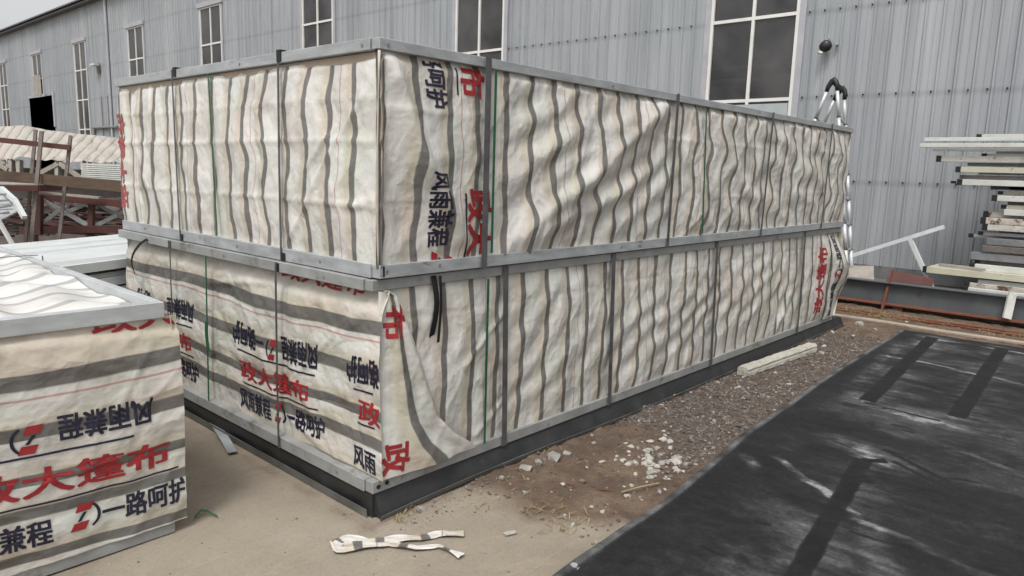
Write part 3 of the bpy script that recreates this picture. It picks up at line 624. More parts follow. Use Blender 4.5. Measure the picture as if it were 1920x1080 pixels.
def d_UL(s, z):
    t = np.clip((z-1.19)/.95, 0, 1); prof = np.sin(np.pi*np.clip(t, .02, .98))**.5
    d = -.006+.022*bulges(s, ULS)*prof + .012*fbm(s*2.2, z*2.0, 71, 3)+.004*fbm(s*9, z*7, 73, 2)
    for zc, a in ((1.775, .012), (1.98, .007), (1.46, .008)): d = d + a*np.exp(-np.abs(z-zc-.006*np.sin(s*2.1))/.015)*np.clip(.75+.6*perlin(s*1.1, z*0+zc, 313), 0, 1.2)
    d = d + ridge(s, z, (.05, 2.05), (.85, 1.20), .018, .013) + ridge(s, z, (.30, 1.86), (.62, 1.62), .014, .010) + ridge(s, z, (.0, 1.5), (.25, 1.45), .02, .01)
    d = d + .008*np.sin(2*np.pi*(s/.31+.2*perlin(s, z*2, 75)))*prof*sstep(.8, 1.3, s)
    d = d + creases(s, z, 341, .009); d = d - .014*sstep(2.14, 2.17, z)
    return d
def u_UL(s, z):
    w = .022*fbm(s*1.6, z*2.6, 81, 2)+.016*perlin(s*2.6, z*5, 83)+.012*np.sin(2*np.pi*(z/.5+s*.4))
    return -s*1.015+w+.009, z
cUL = Cloth((DX+.018, 0, 0), (0, 1, 0), (-1, 0, 0), DY-.01, W_+DY, 1.17, 2.175, d_UL, u_UL)
tUB = tarp(UB, [(cUR, M['cloth_v']), (cUL, M['cloth_v'])], .014,
     extra=[([(DX+L_-.01, DY+.02, 1.17), (DX+L_-.01, DY+W_-.02, 1.17), (DX+L_-.01, DY+W_-.02, 2.2), (DX+L_-.01, DY+.02, 2.2)], M['cloth_v']),
            ([(DX+.03, DY+W_-.01, 1.17), (DX+L_-.02, DY+W_-.01, 1.17), (DX+L_-.02, DY+W_-.01, 2.2), (DX+.03, DY+W_-.01, 2.2)], M['cloth_v']),
            ([(DX+.03, DY+.03, 2.24), (DX+L_-.03, DY+.03, 2.24), (DX+L_-.03, DY+W_-.03, 2.24), (DX+.03, DY+W_-.03, 2.24)], M['cloth_v'])])
hm_ = MB(); hm_.box((DX+.030, DY+.03, 2.06), (DX+.036, DY+W_-.01, 2.19)); hm_.build('hem', M['hem'], tUB)
# corner seam: a rolled vertical edge where the two cloths meet
sm = MB(); sp_ = [(DX+.012+.010*math.sin(3*z), DY+.008, z) for z in np.linspace(1.17, 2.19, 14)]; sm.tube(sp_, [.006+.002*math.sin(9*z) for z in np.linspace(1.17, 2.19, 14)], 8)
sm.build('corner_seam', surf('seam_cloth', TAN, (.30, .27, .23), 6, .6), tUB, True)
wv = lambda s, z: (.020*fbm(z*1.5, s*.8, 91, 2) - .04*sstep(1.4, 2.15, z)*1.0+.02, 0*z)
cl4 = (.02, 6.7, 1.175, 2.185)
print_text(cUR, tUB, '一路呵护', .355, 2.345, 'down', .098, .152, M['navy'], wave=wv, clip=cl4)
print_text(cUR, tUB, '风雨兼程', .325, 1.645, 'down', .098, .152, M['navy'], wave=wv, clip=cl4)
logo(cUR, tUB, .345, 1.232, 'down', .12, .15, wave=wv, clip=cl4)
bar_print(cUR, tUB, .565, .578, 2.17, 2.035, wave=wv); bar_print(cUR, tUB, .575, .590, 1.53, 1.175, wave=wv)
print_text(cUR, tUB, '布', .615, 2.215, 'down', .19, .20, M['red'], wave=wv, clip=cl4)
print_text(cUR, tUB, '政大', .615, 1.555, 'down', .185, .21, M['red'], wave=wv, clip=cl4)
print_text(cUL, tUB, '政大篷布', 3.225, 1.28, 'up', .185, .15, M['redfade'], clip=(2.5, 3.235, 1.18, 2.0))
for s, w in ((.745, .042), ((2.74, 2.76), .034), ((4.43, 4.49), .030), ((6.0, 6.05), .030)): strap_line('steel_strap', UB, cUR, s, ZM+.004, ZTOP, w, M['strap'], .028 if np.isscalar(s) else .022)
for s in (.80, (3.27, 3.19)): 
    g_ = strap_line('green_strap', UB, cUR, s, ZM+.085, ZTOP-.064, .017, M['green'], .030)
    q = cUR.P(np.array([.80 if np.isscalar(s) else 3.24]), np.array([1.88]), 0)[0]; k = MB(); k.box((q[0]-.012, DY-.010, q[2]-.014), (q[0]+.012, DY-.006, q[2]+.014)); k.build('clip', M['galv'], g_)
for s, m, w in (((.86, .85), 'strap', .018), ((2.17, 2.19), 'strap', .018)): strap_line('steel_strap', UB, cUL, s, ZM+.004, ZTOP, w, M[m], .021, wob=.004)
strap_line('green_strap', UB, cUL, (1.61, 1.65), ZM+.085, ZTOP-.064, .015, M['green'], .030)
for y in (.86, 2.17):
    k = MB(); k.box((DX-.008, DY+y-.02, ZTOP-.05), (DX-.0035, DY+y+.02, ZTOP+.012)); k.box((DX-.003, DY+y-.02, ZTOP+.003), (DX+.03, DY+y+.02, ZTOP+.012)); k.build('edge_protector', M['cap'], UB); k = MB(); k.box((DX-.008, DY+y-.018, ZM+.006), (DX-.0035, DY+y+.018, ZM+.05)); k.build('edge_protector', M['cap'], UB)

# ---- lower bundle -------------------------------------------------
LB = thing('tarp_bundle', 'lower of the two stacked tarp-wrapped bundles, level stripes and printed slogans on its left side', 'bundle', (0, 0, 0), 'tarp-wrapped bundles')
rails('top_rail', LB, 0, 0, L_+.02, W_, ZM-.060, ZM-.001, M['galv_lower'])
rails('bottom_rail', LB, 0, 0, L_+.02, W_, .0, .068, M['galv_lower'])
LRS = [.12, .97, 2.08, 3.63, 5.64, 6.78]
def d_LR(s, z):
    t = np.clip((z-.05)/1.0, 0, 1); prof = np.sin(np.pi*np.clip(t, .02, .98))**.5
    d = -.012+.030*bulges(s, LRS)*prof
    A = .55+.45*np.tanh(2*fbm(s*.8, z, 101, 2)+.3); on = sstep(.8, 1.1, s)*sstep(6.3, 5.3, s)
    ph = (z-.55*s)/.25+.8*fbm(s*.8, z*1.1, 103, 2)
    d = d + on*.0075*np.sin(2*np.pi*ph)*prof*A
    d = d + .010*fbm(s*3, z*2.4, 105, 3)+.003*fbm(s*11, z*9, 107, 2)
    d = d + ridge(s, z, (.62, .55), (1.0, .84), .015, .012) + ridge(s, z, (.75, .12), (1.02, .30), .02, .012) - ridge(s, z, (.45, .70), (.85, .35), .008, .006)
    end = sstep(5.9, 6.7, s); d = d + end*(.10*np.sin(np.pi*np.clip((z)/1.1, 0, 1))**1.2 + .03*np.sin(z*9+s*4))
    d = d + creases(s, z, 321, .009); d = d - .004*np.exp(-np.abs(z-.90+.02*np.sin(s))/.008)
    return d
def u_LR(s, z):
    on = sstep(.9, 1.6, s)
    w = .020*fbm(s*1.3, z*2.0, 111, 2)+.015*np.sin(2*np.pi*(z/.80+.5*s)+1.6*fbm(s*.6, z, 113, 2))*on+.008*perlin(s*4, z*6, 115)
    return s+w, z
cLR = Cloth((0, .012, 0), (1, 0, 0), (0, -1, 0), .06, L_+.10, .055, 1.055, d_LR, u_LR)
cLR.d_raw = d_LR
def d_LL(s, z):
    t = np.clip((z-.05)/1.0, 0, 1)
    d = .012*fbm(s*1.8, z*1.8, 121, 3)+.004*fbm(s*8, z*8, 123, 2)+.028*np.sin(np.pi*np.clip(t, 0, 1))*(.6+.4*np.sin(s*2.2+1))
    d = d + ridge(s, z, (.15, .95), (1.0, .25), .014, .008) + ridge(s, z, (1.0, .98), (1.9, .85), .02, .01) + ridge(s, z, (.05, 1.0), (.45, .62), .03, .01) + ridge(s, z, (.5, .10), (.95, .22), .03, .010)
    d = d + creases(s, z, 361, .009); d = d - .012*np.exp(-((s-.87)/.035)**2) - .010*np.exp(-((s-1.76)/.03)**2) - .035*sstep(.93, 1.05, z)
    return d
def sag(s, z): return -.035*np.sin(np.clip(s/3.2, 0, 1)*np.pi*1.0)*sstep(0, .3, 1.0-z)*.6 + .012*np.sin(s*3.1+z*2)+.008*perlin(s*3, z*3, 125)
def u_LL(s, z): return z - sag(s, z), s
cLL = Cloth((.055, 0, 0), (0, 1, 0), (-1, 0, 0), -.035, W_-.01, .05, 1.055, d_LL, u_LL)
# far-end face bulging past the frame
def d_LE(s, z): return .10*np.sin(np.pi*np.clip(z/1.08, 0, 1))+.02*fbm(s*3, z*3, 131, 2)
cLE = Cloth((L_+.02, 0, 0), (0, 1, 0), (1, 0, 0), -.02, W_, .055, 1.055, d_LE, lambda s, z: (s, z))
tLB = tarp(LB, [(cLR, M['cloth_v2']), (cLL, M['cloth_h']), (cLE, M['cloth_v2'])], .014,
     extra=[([(.06, W_-.01, .05), (L_, W_-.01, .05), (L_, W_-.01, 1.06), (.06, W_-.01, 1.06)], M['cloth_v2'])])
# loose corner flap folded round from the left side onto the right side
fb = [(1.05, .02, .10), (1.03, .02, .155), (.82, .015, .245), (.56, .01, .335), (.34, .01, .415), (.20, .01, .55), (.10, .02, .70), (.068, .04, .73)]
fz = np.array([a for a, _, _ in fb])[::-1]; fs1 = np.array([c_ for _, _, c_ in fb])[::-1]
nz_, ns_ = 70, 40; V = []; UVf = []
for i in range(nz_+1):
    z = .068+(1.052-.068)*i/nz_; s1 = float(np.interp(z, fz, fs1))
    for j in range(ns_+1):
        t = j/ns_; s = .045+(s1-.045)*t
        base = max(float(d_LR(np.array([max(s, .06)]), np.array([z]))[0]), -.02)
        puff = .030+.040*math.sin(math.pi*min(1, t*1.02))*(1-z*.5)+.012*math.sin(14*t+3*z)*t
        V.append((s, (.012-base-puff)*(1 if j else .2), z)); UVf.append((.545+.26*t+.02*math.sin(3*z), z))
fo = np_mesh('corner_flap', V, grid_faces(nz_+1, ns_+1), M['cloth_v2'], uv=UVf, parent=tLB)
class FlapCl:
    def P(c, s, z, lift=0):
        s = np.asarray(s); z = np.asarray(z); out = []
        for a, b_ in zip(s, z):
            s1 = float(np.interp(b_, fz, fs1)); t = np.clip((a-.045)/(s1-.045), 0, 1)
            base = max(float(d_LR(np.array([max(a, .06)]), np.array([b_]))[0]), -.02)
            puff = .030+.040*math.sin(math.pi*min(1, t*1.02))*(1-b_*.5)+.012*math.sin(14*t+3*b_)*t
            out.append((a, .012-base-puff-lift, b_))
        return np.array(out)
fc = FlapCl()
print_text(fc, fo, '布', .075, .985, 'down', .19, .13, M['red'], clip=(.05, .26, .08, 1.04))
print_text(fc, fo, '政', .075, .255, 'down', .17, .17, M['red'], clip=(.05, .4, .08, 1.04))
wl2 = lambda s, z: (0*s, sag(s, z)*1.0)
cw = (-.03, 3.2, .06, 1.04)
for s0 in (.51, 2.06, -.75):
    # inverted upper line: starts on the right and runs to the left
    print_text(cLL, tLB, '风雨兼程', s0, .68, 'left_face_flip', .100, .155, M['navy'], wave=wl2, clip=cw)
    logo(cLL, tLB, s0+.45, .655, 'left_face_flip', .11, .125, wave=wl2, clip=cw)
    print_text(cLL, tLB, '一路呵护', s0+.60, .68, 'left_face_flip', .100, .155, M['navy'], wave=wl2, clip=cw)
    a0, a1 = max(s0+.03, .02), min(s0+.93, 3.2)
    if a1 > a0: bar_print(cLL, tLB, a0, a1, .512, .522, wave=wl2)
for s0 in (1.40, 2.90, -.1+.02):
    print_text(cLL, tLB, '政大篷布', s0+.02, .350, 'left_face', .205, .135, M['red'], .024, wave=wl2, clip=cw)
for s0 in (1.45, 3.0):
    print_text(cLL, tLB, '风雨兼程', s0, .148, 'left_face', .100, .145, M['navy'], wave=wl2, clip=cw)
    logo(cLL, tLB, s0-.44, .145, 'left_face', .11, .125, wave=wl2, clip=cw)
    print_text(cLL, tLB, '一路呵护', s0-.58, .148, 'left_face', .100, .145, M['navy'], wave=wl2, clip=cw)
    bar_print(cLL, tLB, max(s0-.92, .05), s0-.05, .308, .317, wave=wl2)
print_text(cLL, tLB, '风雨', .22, .10, 'left_face', .105, .13, M['navy'], clip=cw)
bar_print(cLL, tLB, .02, .16, .338, .347)
print_text(cLL, tLB, '政', .15, .365, 'left_face', .19, .135, M['red'], .024, clip=cw)
print_text(cLL, tLB, '政大篷布', .95, 1.015, 'left_face', .205, .13, M['red'], .024, clip=(.01, 1.0, .985, 1.05))
# far right end, upright reading from the foot up
print_text(cLR, tLB, '政大篷布', 6.24, .16, 'up', .19, .20, M['red'], clip=(6, 6.84, .07, 1.04))
print_text(cLR, tLB, '风雨兼程', 6.60, .08, 'up', .10, .15, M['navy'], clip=(6, 6.84, .07, 1.04)); logo(cLR, tLB, 6.60, .52, 'up', .11, .13, clip=(6, 6.84, .07, 1.04))
print_text(cLR, tLB, '一路呵护', 6.58, .66, 'up', .09, .15, M['navy'], clip=(6, 6.84, .07, 1.04)); bar_print(cLR, tLB, 6.33, 6.345, .12, .98)
for s, w in (((.955, .985), .042), ((2.06, 2.10), .042), ((3.61, 3.66), .040), ((5.62, 5.65), .034)): strap_line('steel_strap', LB, cLR, (s[1], s[0]), .004, ZM-.004, w, M['strap'], .024)
strap_line('green_strap', LB, cLR, (.80, .80), .07, ZM-.064, .017, M['green'], .034)
strap_line('steel_strap', LB, cLL, (.88, .87), .004, ZM-.004, .018, M['strap'], .064, wob=.003)
strap_line('steel_strap', LB, cLL, (2.30, 2.28), .004, ZM-.004, .014, M['strap'], .062, wob=.006)
g_ = strap_line('green_strap', LB, cLL, (1.79, 1.75), .07, ZM-.064, .016, M['green'], .055); k = MB(); k.ribbon([(-.006, 1.76+.01*math.sin(i), .62-.05*i) for i in range(5)], .035, .006, (0, 1, 0)); k.build('strap_wrap', M['green'], g_)
k = MB(); k.ribbon([(.40+.02*math.sin(i*.5)*.3, -.006-.022*math.sin(i*.5), 1.10-.047*i) for i in range(11)], .034, .004, (1, 0, 0)); k.ribbon([(.425, -.03-.01*math.sin(i*.5), 1.10-.045*i) for i in range(9)], .022, .004, (1, .3, 0)); k.build('loose_strap', M['black_strap'], LB)
k = MB(); k.ribbon([(-.008-.05*math.sin(i*.33), 2.66+.26*(i/10)**.6, 1.085-.031*i-.0*i) for i in range(10)], .022, .004, (0, 1, .6)); k.build('loose_strap', M['black_strap'], LB)
for y in (.86, 2.29): k = MB(); k.box((-.006, y-.016, ZM-.058), (-.002, y+.016, ZM-.008)); k.build('edge_protector', M['cap'], LB)

def dots(parent, pts, nrm, r, m, name):
    for p in pts: k = MB(); p = np.array(p, float); n_ = np.array(nrm, float); k.tube([p-n_*.002, p+n_*.003], r, 10); k.build(name, m, parent)
dots(LB, [(.045, -.001, .034), (.10, .0-.001, .040)], (0, -1, 0), .012, M['cap'], 'bolt_hole')
dots(UB, [(DX+.055, DY-.001, ZM+.04), (DX+.4, DY-.001, ZM+.045), (DX+2.1, DY-.001, ZM+.04), (DX+3.9, DY-.001, ZM+.04), (DX+.06, DY-.001, ZTOP-.03), (DX+1.9, DY-.001, ZTOP-.03)], (0, -1, 0), .008, M['galv_dark'], 'bolt')
dots(UB, [(DX-.001, DY+.5, ZM+.04), (DX-.001, DY+1.4, ZM+.04), (DX-.001, DY+2.8, ZM+.04), (DX-.001, DY+.12, ZTOP-.03), (DX-.001, DY+1.3, ZTOP-.03)], (-1, 0, 0), .008, M['galv_dark'], 'bolt')
dots(LB, [(-.001, .3, .035), (-.001, 1.3, .035), (-.001, .4, ZM-.03), (-.001, 1.5, ZM-.03)], (-1, 0, 0), .008, M['galv_dark'], 'bolt')
k = MB(); k.box((DX+.030, DY-.0015, ZM+.012), (DX+.040, DY+.01, ZM+.066)); k.build('open_channel_end', M['cap'], UB)

# ---- black steel tray under the two bundles ------------------------
TR = thing('steel_tray', 'black steel base tray with a thin turned-up rim under the stacked bundles', 'tray', (0, 0, GZ))
k = MB(); k.box((.015, .012, GZ), (L_+.32, W_-.02, -.003))
k.prism([(-.045, GZ+.012), (.012, -.006), (.012, GZ+.012)], 0, .03, L_+.36); k.build('tray_body', M['tray'], TR)
k = MB()
pts = [(x, -.050-.016*math.exp(-x*3)+.01*math.sin(x*1.3), GZ+.022+.006*math.sin(x*2)) for x in np.linspace(.012, L_+.3, 40)]
k.ribbon(pts, .034, .004, (0, -.35, .94)); k.build('rim', M['tray_rim'], TR)
k = MB(); pts = [(-.006, y, GZ+.024) for y in np.linspace(.03, W_, 20)]; k.ribbon(pts, .044, .004, (-.1, 0, 1)); k.build('rim', M['tray_rim'], TR)

# ---- low bundle in the left foreground ------------------------------
BX1, BY0, BZ1 = -.752, .556, 1.015; BX0, BY1 = -3.1, 4.9
FB = thing('tarp_bundle', 'low tarp-wrapped bundle in the left foreground with a white top and big printed slogans', 'bundle', (BX1, BY0, GZ), 'tarp-wrapped bundles')
rails('top_rail', FB, BX0, BY0, BX1, BY1, BZ1-.078, BZ1, M['galv_pale'], t=.045)
rails('bottom_rail', FB, BX0, BY0, BX1, BY1, GZ+.001, GZ+.075, M['galv_lower'])
def d_BF(s, z):   # s = x
    t = np.clip((z+.06)/1.0, 0, 1)
    d = .010+.030*np.sin(np.pi*t)*(.7+.3*np.sin(s*3))+.010*fbm(s*2.2, z*2.2, 141, 3)+.004*fbm(s*9, z*9, 143, 2)
    d = d + ridge(s, z, (-1.02, .50), (-.80, .86), .012, .006)+ridge(s, z, (-.90, .52), (-.70, .70), .012, .005)+ridge(s, z, (-1.35, .30), (-.95, .33), .012, .006)
    d = d + creases(s, z, 381, .008); d = d - .028*sstep(.855, .90, z+.05*(s+.75))
    return d
def bw(s, z): return .018*np.sin(s*3.4+1.0+z*2)+.006*perlin(s*4, z*3, 145)+.03*np.clip((-.75-s), 0, 1.2)*(z-.1)*.35
cBF = Cloth((0, BY0+.005, 0), (1, 0, 0), (0, -1, 0), BX0+.02, -.695, GZ+.06, BZ1-.07, d_BF, lambda s, z: (z-GZ - bw(s, z), s))
def d_BT(s, z): return .0*s
class Top(Cloth):
    def P(c, s, z, lift=0):
        h = BZ1-.030+.012*fbm(s*1.6, z*1.2, 151, 3)+.022*np.sin(2*np.pi*(s*3.1+.35*z+.6*perlin(s*1.3, z*1.3, 153)))+.003*fbm(s*7, z*6, 155, 2)+.010*np.exp(-((z-2.0-.05*np.sin(s*6))/.02)**2)
        e = np.minimum(np.minimum(s-(BX0+.05), BX1-.05-s), np.minimum(z-(BY0+.05), BY1-.05-z)); h = np.minimum(h, BZ1-.008+np.clip(e*.15, 0, .03))
        return np.stack([s, z, h], -1)
cBT = Top((0, 0, 0), (1, 0, 0), (0, 0, 1), BX0+.05, BX1-.05, BY0+.05, BY1-.05, d_BT, lambda s, z: (z+.055*np.sin(2*np.pi*(s*3.1+.35*z+.6*perlin(s*1.3, z*1.3, 153))+1)+.03*perlin(s*2, z*1.5, 157), s))
def d_BR(s, z): return .02+.03*np.sin(np.pi*np.clip((z+.06)/1.0, 0, 1))+.012*fbm(s*3, z*3, 159, 3)
cBR = Cloth((BX1, 0, 0), (0, 1, 0), (1, 0, 0), BY0, BY1-.02, GZ+.06, BZ1-.07, d_BR, lambda s, z: (z-GZ, s))
tFB = tarp(FB, [(cBF, M['cloth_box']), (cBT, M['cloth_top']), (cBR, M['cloth_box'])], .014)
wb2 = lambda s, z: (0*s, bw(s, z)); cb_ = (BX0+.05, -.70, GZ+.07, BZ1-.08)
for s0 in (-.835, -2.05):
    print_text(cBF, tFB, '风雨兼程', s0, .585, 'right_face_flip', .098, .125, M['navy'], wave=wb2, clip=cb_)
    logo(cBF, tFB, s0-.44, .575, 'right_face_flip', .11, .125, wave=wb2, clip=cb_)
    print_text(cBF, tFB, '一路呵护', s0-.60, .585, 'right_face_flip', .098, .125, M['navy'], wave=wb2, clip=cb_)
    bar_print(cBF, tFB, s0-.99, s0-.09, .432, .442, wave=wb2)
for s0 in (-1.58, -2.75): print_text(cBF, tFB, '政大篷布', s0, .265, 'right_face', .205, .135, M['red'], .024, wave=wb2, clip=cb_)
for s0 in (-1.66, -2.9):
    print_text(cBF, tFB, '风雨兼程', s0, .035, 'right_face', .098, .125, M['navy'], wave=wb2, clip=cb_)
    logo(cBF, tFB, s0+.455, .045, 'right_face', .11, .125, wave=wb2, clip=cb_)
    print_text(cBF, tFB, '一路呵护', s0+.585, .055, 'right_face', .098, .125, M['navy'], wave=wb2, clip=cb_)
    bar_print(cBF, tFB, s0+.05, min(s0+.93, -.72), .215, .224, wave=wb2)
print_text(cBF, tFB, '政大', -1.06, .905, 'right_face', .19, .13, M['red'], .024, clip=(BX0+.05, -.70, .895, .935))
strap_line('steel_strap', FB, cBR, 2.6, GZ+.004, BZ1, .018, M['strap'], .06)
k = MB(); k.ribbon([(x, 2.55, BZ1+.012) for x in np.linspace(BX0, BX1+.02, 8)], .018, .003, (0, 1, 0)); k.build('steel_strap', M['strap'], FB)

# ------------------------------------------------------------------ stack of pale galvanised panels behind the low bundle
zt = .90; B = atZ(300, 431, zt); A = atZ(-120, 468, zt); A = B+(A-B)*1.9; dirv = (B-A)/np.linalg.norm(B-A); side = np.array([-dirv[1], dirv[0], 0])
Fp = atZ(235, 478, zt); wdt = float(abs(np.dot(Fp-B, side)))
ang = math.atan2(dirv[1], dirv[0]); Lp = float(np.linalg.norm(B-A))+1.4
PS = thing('panel_stack', 'stack of pale galvanised wall panels lying behind the low bundle', 'panel stack', (A[0], A[1], GZ), rz=ang)
def local(o_, mb):    # mb built in local coordinates of empty
    me = mb
    return me
def local_build(mb, name, m, parent, smooth=False, bevel=0):
    o_ = mb.build(name, m, None, smooth, bevel); o_.parent = parent; o_.matrix_parent_inverse = Matrix.Identity(4); return o_
hh = zt-GZ; layers = [(hh-.10, hh, .0), (hh-.235, hh-.135, .03), (hh-.37, hh-.25, -.02), (hh-.52, hh-.40, .05), (hh-.68, hh-.55, .02), (.1, hh-.70, .0)]
for i, (a, b_, o2) in enumerate(layers):
    k = MB(); prf = [(-wdt+o2, a), (-wdt+o2, b_-.02), (-wdt+.03+o2, b_-.02), (-wdt+.05+o2, b_), (-wdt+.62, b_), (-wdt+.65, b_-.03), (-wdt+.72, b_-.03), (-wdt+.75, b_+.002), (-.62, b_+.002), (-.58, b_-.03), (-.42, b_-.03), (-.38, b_), (0, b_), (0, a)]
    w_ = wdt; prf = [(-w_+o2, a), (-w_+o2, b_-.03), (-w_+.03+o2, b_-.03), (-w_+.05+o2, b_), (-w_*.58, b_), (-w_*.565, b_-.028), (-w_*.52, b_-.028), (-w_*.505, b_+.001), (-w_*.36, b_+.001), (-w_*.345, b_-.028), (-w_*.30, b_-.028), (-w_*.285, b_), (-.06, b_), (-.045, b_-.03), (0, b_-.03), (0, a)]
    k.prism([(y, z) for y, z in prf], 0, .0, Lp-.04*i); local_build(k, 'panel', M['paleplate'] if i not in (2,) else M['galv'], PS)

# ------------------------------------------------------------------ scrap yard behind: trestle rack, truss frame, tarp-covered pile
D0 = 9.4
RK = thing('steel_trestle', 'rusty angle-iron trestle with a board shelf beside the upper bundle at left', 'rack', tuple(atD(90, 440, D0)*[1, 1, 0]+[0, 0, GZ]))
def post(p_top, p_bot, D, w):
    a = atD(*p_top, D); b_ = atD(*p_bot, D); t = (GZ-a[2])/(b_[2]-a[2]); b_ = a+(b_-a)*t; k = MB(); k.bar(a, b_, w, w*.5, up=_f); k.build('post', M['post'], RK)
post((78, 246), (60, 443), D0-.25, .048); post((67, 243), (49, 441), D0+.55, .045); post((132.5, 254), (112, 439), D0, .042)
post((-45, 240), (-58, 441), D0-.2, .045)
k = MB(); k.bar(atD(-60, 256, D0-.3), atD(133, 277, D0-.05), .05, .065); k.build('rail', M['redlead'], RK)
k = MB(); q = [atD(-60, 336, D0-.1), atD(60, 331, D0+.9), atD(124, 346, D0+.25), atD(72, 356, D0-.3), atD(-60, 346, D0-.7)]
zz = np.mean([p[2] for p in q]); q = [np.array([p[0], p[1], zz]) for p in q]
k.add([p for p in q]+[p-np.array([0, 0, .012]) for p in q], [(0, 1, 2, 3, 4), (9, 8, 7, 6, 5)]+[(i, (i+1) % 5, 5+(i+1) % 5, 5+i) for i in range(5)]); k.build('shelf_board', M['board'], RK)
k = MB(); k.bar(q[4]-np.array([0, 0, .05]), q[3]-np.array([0, 0, .05]), .04, .07); k.bar(q[3]-np.array([0, 0, .05]), q[2]-np.array([0, 0, .05]), .04, .07); k.build('shelf_rail', M['redlead'], RK)
k = MB(); k.bar(atD(-80, 322, 10.3), atD(260, 352, 8.3), .05, .13); o = k.build('timber_beam', M['wood']); tag(o, 'long brown timber beam lying level behind the trestle posts', 'beam')
k = MB(); k.bar(atD(50, 336, 9.6), atD(105, 337, 9.5), .05, .03); o = k.build('timber_offcut', M['wood']); tag(o, 'short dark wooden batten lying on the trestle shelf', 'offcut')
D1 = 10.4
TF = thing('truss_frame', 'red-brown welded steel truss with crossed grey braces under the timber beam', 'truss', tuple(atD(150, 430, D1)*[1, 1, 0]+[0, 0, GZ]))
def bar_px(name, m, a, b_, Da, Db, w, h, parent=TF):
    k = MB(); k.bar(atD(*a, Da), atD(*b_, Db), w, h); return k.build(name, m, parent)
bar_px('chord', M['redlead'], (66, 367), (262, 385), D1+.1, D1-.2, .08, .10); bar_px('chord', M['redlead'], (40, 431), (270, 429), D1+.1, D1-.2, .08, .10)
for x in (75, 172, 262): 
    k = MB(); a = atD(x, 366+(x-75)*.09, D1); b_ = atD(x-1, 440, D1); k.bar(a, b_, .07, .075, up=_f); k.build('upright', M['redlead'], TF)
for a, b_ in (((82, 374), (167, 424)), ((80, 418), (142, 372)), ((118, 402), (165, 380)), ((177, 380), (232, 408)), ((178, 424), (235, 396))): bar_px('brace', M['galv_dark'] if a[0] % 2 else M['galv'], a, b_, D1+.05, D1+.02, .04, .055)
k = MB(); k.bar(atD(75, 361, D1-.15), atD(188, 371, D1-.25), .07, .03); k.build('flat_bar', M['board'], TF)
# legs to the ground
for x in (60, 172, 255): k = MB(); a = atD(x, 434, D1); k.box((a[0]-.06, a[1]-.06, GZ), (a[0]+.06, a[1]+.06, a[2]-.045)); k.build('leg', M['redlead'], TF)
D2 = 12.4
PL = thing('covered_pile', 'pile of frames and slats under a creased striped tarp behind the trestle', 'pile', tuple(atD(100, 300, D2+.6)*[1, 1, 0]+[0, 0, GZ]))
top = [(-120, 244), (-40, 239), (0, 237), (45, 235), (60, 238), (90, 244), (140, 250), (200, 256), (270, 264)]; bot = [(-120, 302), (-40, 299), (0, 298), (45, 295), (60, 297), (90, 301), (140, 303), (200, 304), (270, 308)]
tx = [p[0] for p in top]; V = []; UVp = []; nu, nv = 150, 34
for i in range(nu+1):
    x = -120+390*i/nu; yt = np.interp(x, tx, [p[1] for p in top]); yb = np.interp(x, tx, [p[1] for p in bot])
    for j in range(nv+1):
        t = j/nv
        y = yt+(yb-yt)*t; D = D2+1.7*(1-t)**1.3 + .10*fbm(np.array([x*.035]), np.array([t*3]), 171, 3)[0]-.5*max(0, t-.72)
        y += 1.5*fbm(np.array([x*.03]), np.array([t*2.2]), 173, 3)[0]*math.sin(math.pi*min(1, t+.15)) + (1.6*math.sin(x*.11)+.8*math.sin(x*.31) if t > .9 else 0)
        V.append(atD(x, y, D)); UVp.append((x/105*1.15+.5*t+.02*fbm(np.array([x*.06]), np.array([t*3]), 175, 2)[0], t*1.2))
np_mesh('tarp_cover', V, grid_faces(nu+1, nv+1), M['cloth_far'], uv=UVp, parent=PL)
k = MB()
for i in range(9): k.bar(atD(165, 308+i*3.6, D2-.2), atD(275, 312+i*3.8, D2-.4), .3, .024)
k.build('slat_stack', M['whitesteel'], PL)
for a, b_ in (((-60, 330), (10, 303)), ((75, 325), (108, 307)), ((112, 306), (155, 336)), ((-10, 305), (15, 318))): k = MB(); k.bar(atD(*a, D2-.1), atD(*b_, D2-.1), .05, .07); k.build('frame_brace', M['board'], PL)
for x in (-30, 22, 37, 109): k = MB(); k.bar(atD(x, 300, D2-.05), atD(x, 342, D2-.05), .06, .1, up=_f); k.build('frame_post', M['board'], PL)
k = MB(); a = atD(-140, 310, D2+.8); b_ = atD(290, 312, D2+.8); dv = (b_-a)/np.linalg.norm(b_-a); k.bar([a[0], a[1], (a[2]+GZ)/2], [b_[0], b_[1], (a[2]+GZ)/2], .9, a[2]-GZ); k.build('packed_core', M['brownsteel'], PL)
k = MB()
for i in range(240):
    x = rng.uniform(-60, 250); y = rng.uniform(372, 436); D = 11.0+rng.uniform(0, .9); p = atD(x, y, D); a = rng.uniform(-.5, .5)
    k.bar(p, p+np.array([math.cos(R(-48)+a), math.sin(R(-48)+a), rng.uniform(-.12, .12)])*rng.uniform(.2, .9), rng.uniform(.02, .07), rng.uniform(.015, .04), m=int(rng.randint(3)))
o = k.build('scrap_heap', [M['post'], M['redlead'], M['brownsteel']]); tag(o, 'tangled heap of dark scrap bars seen through the truss', 'scrap', kind='stuff')
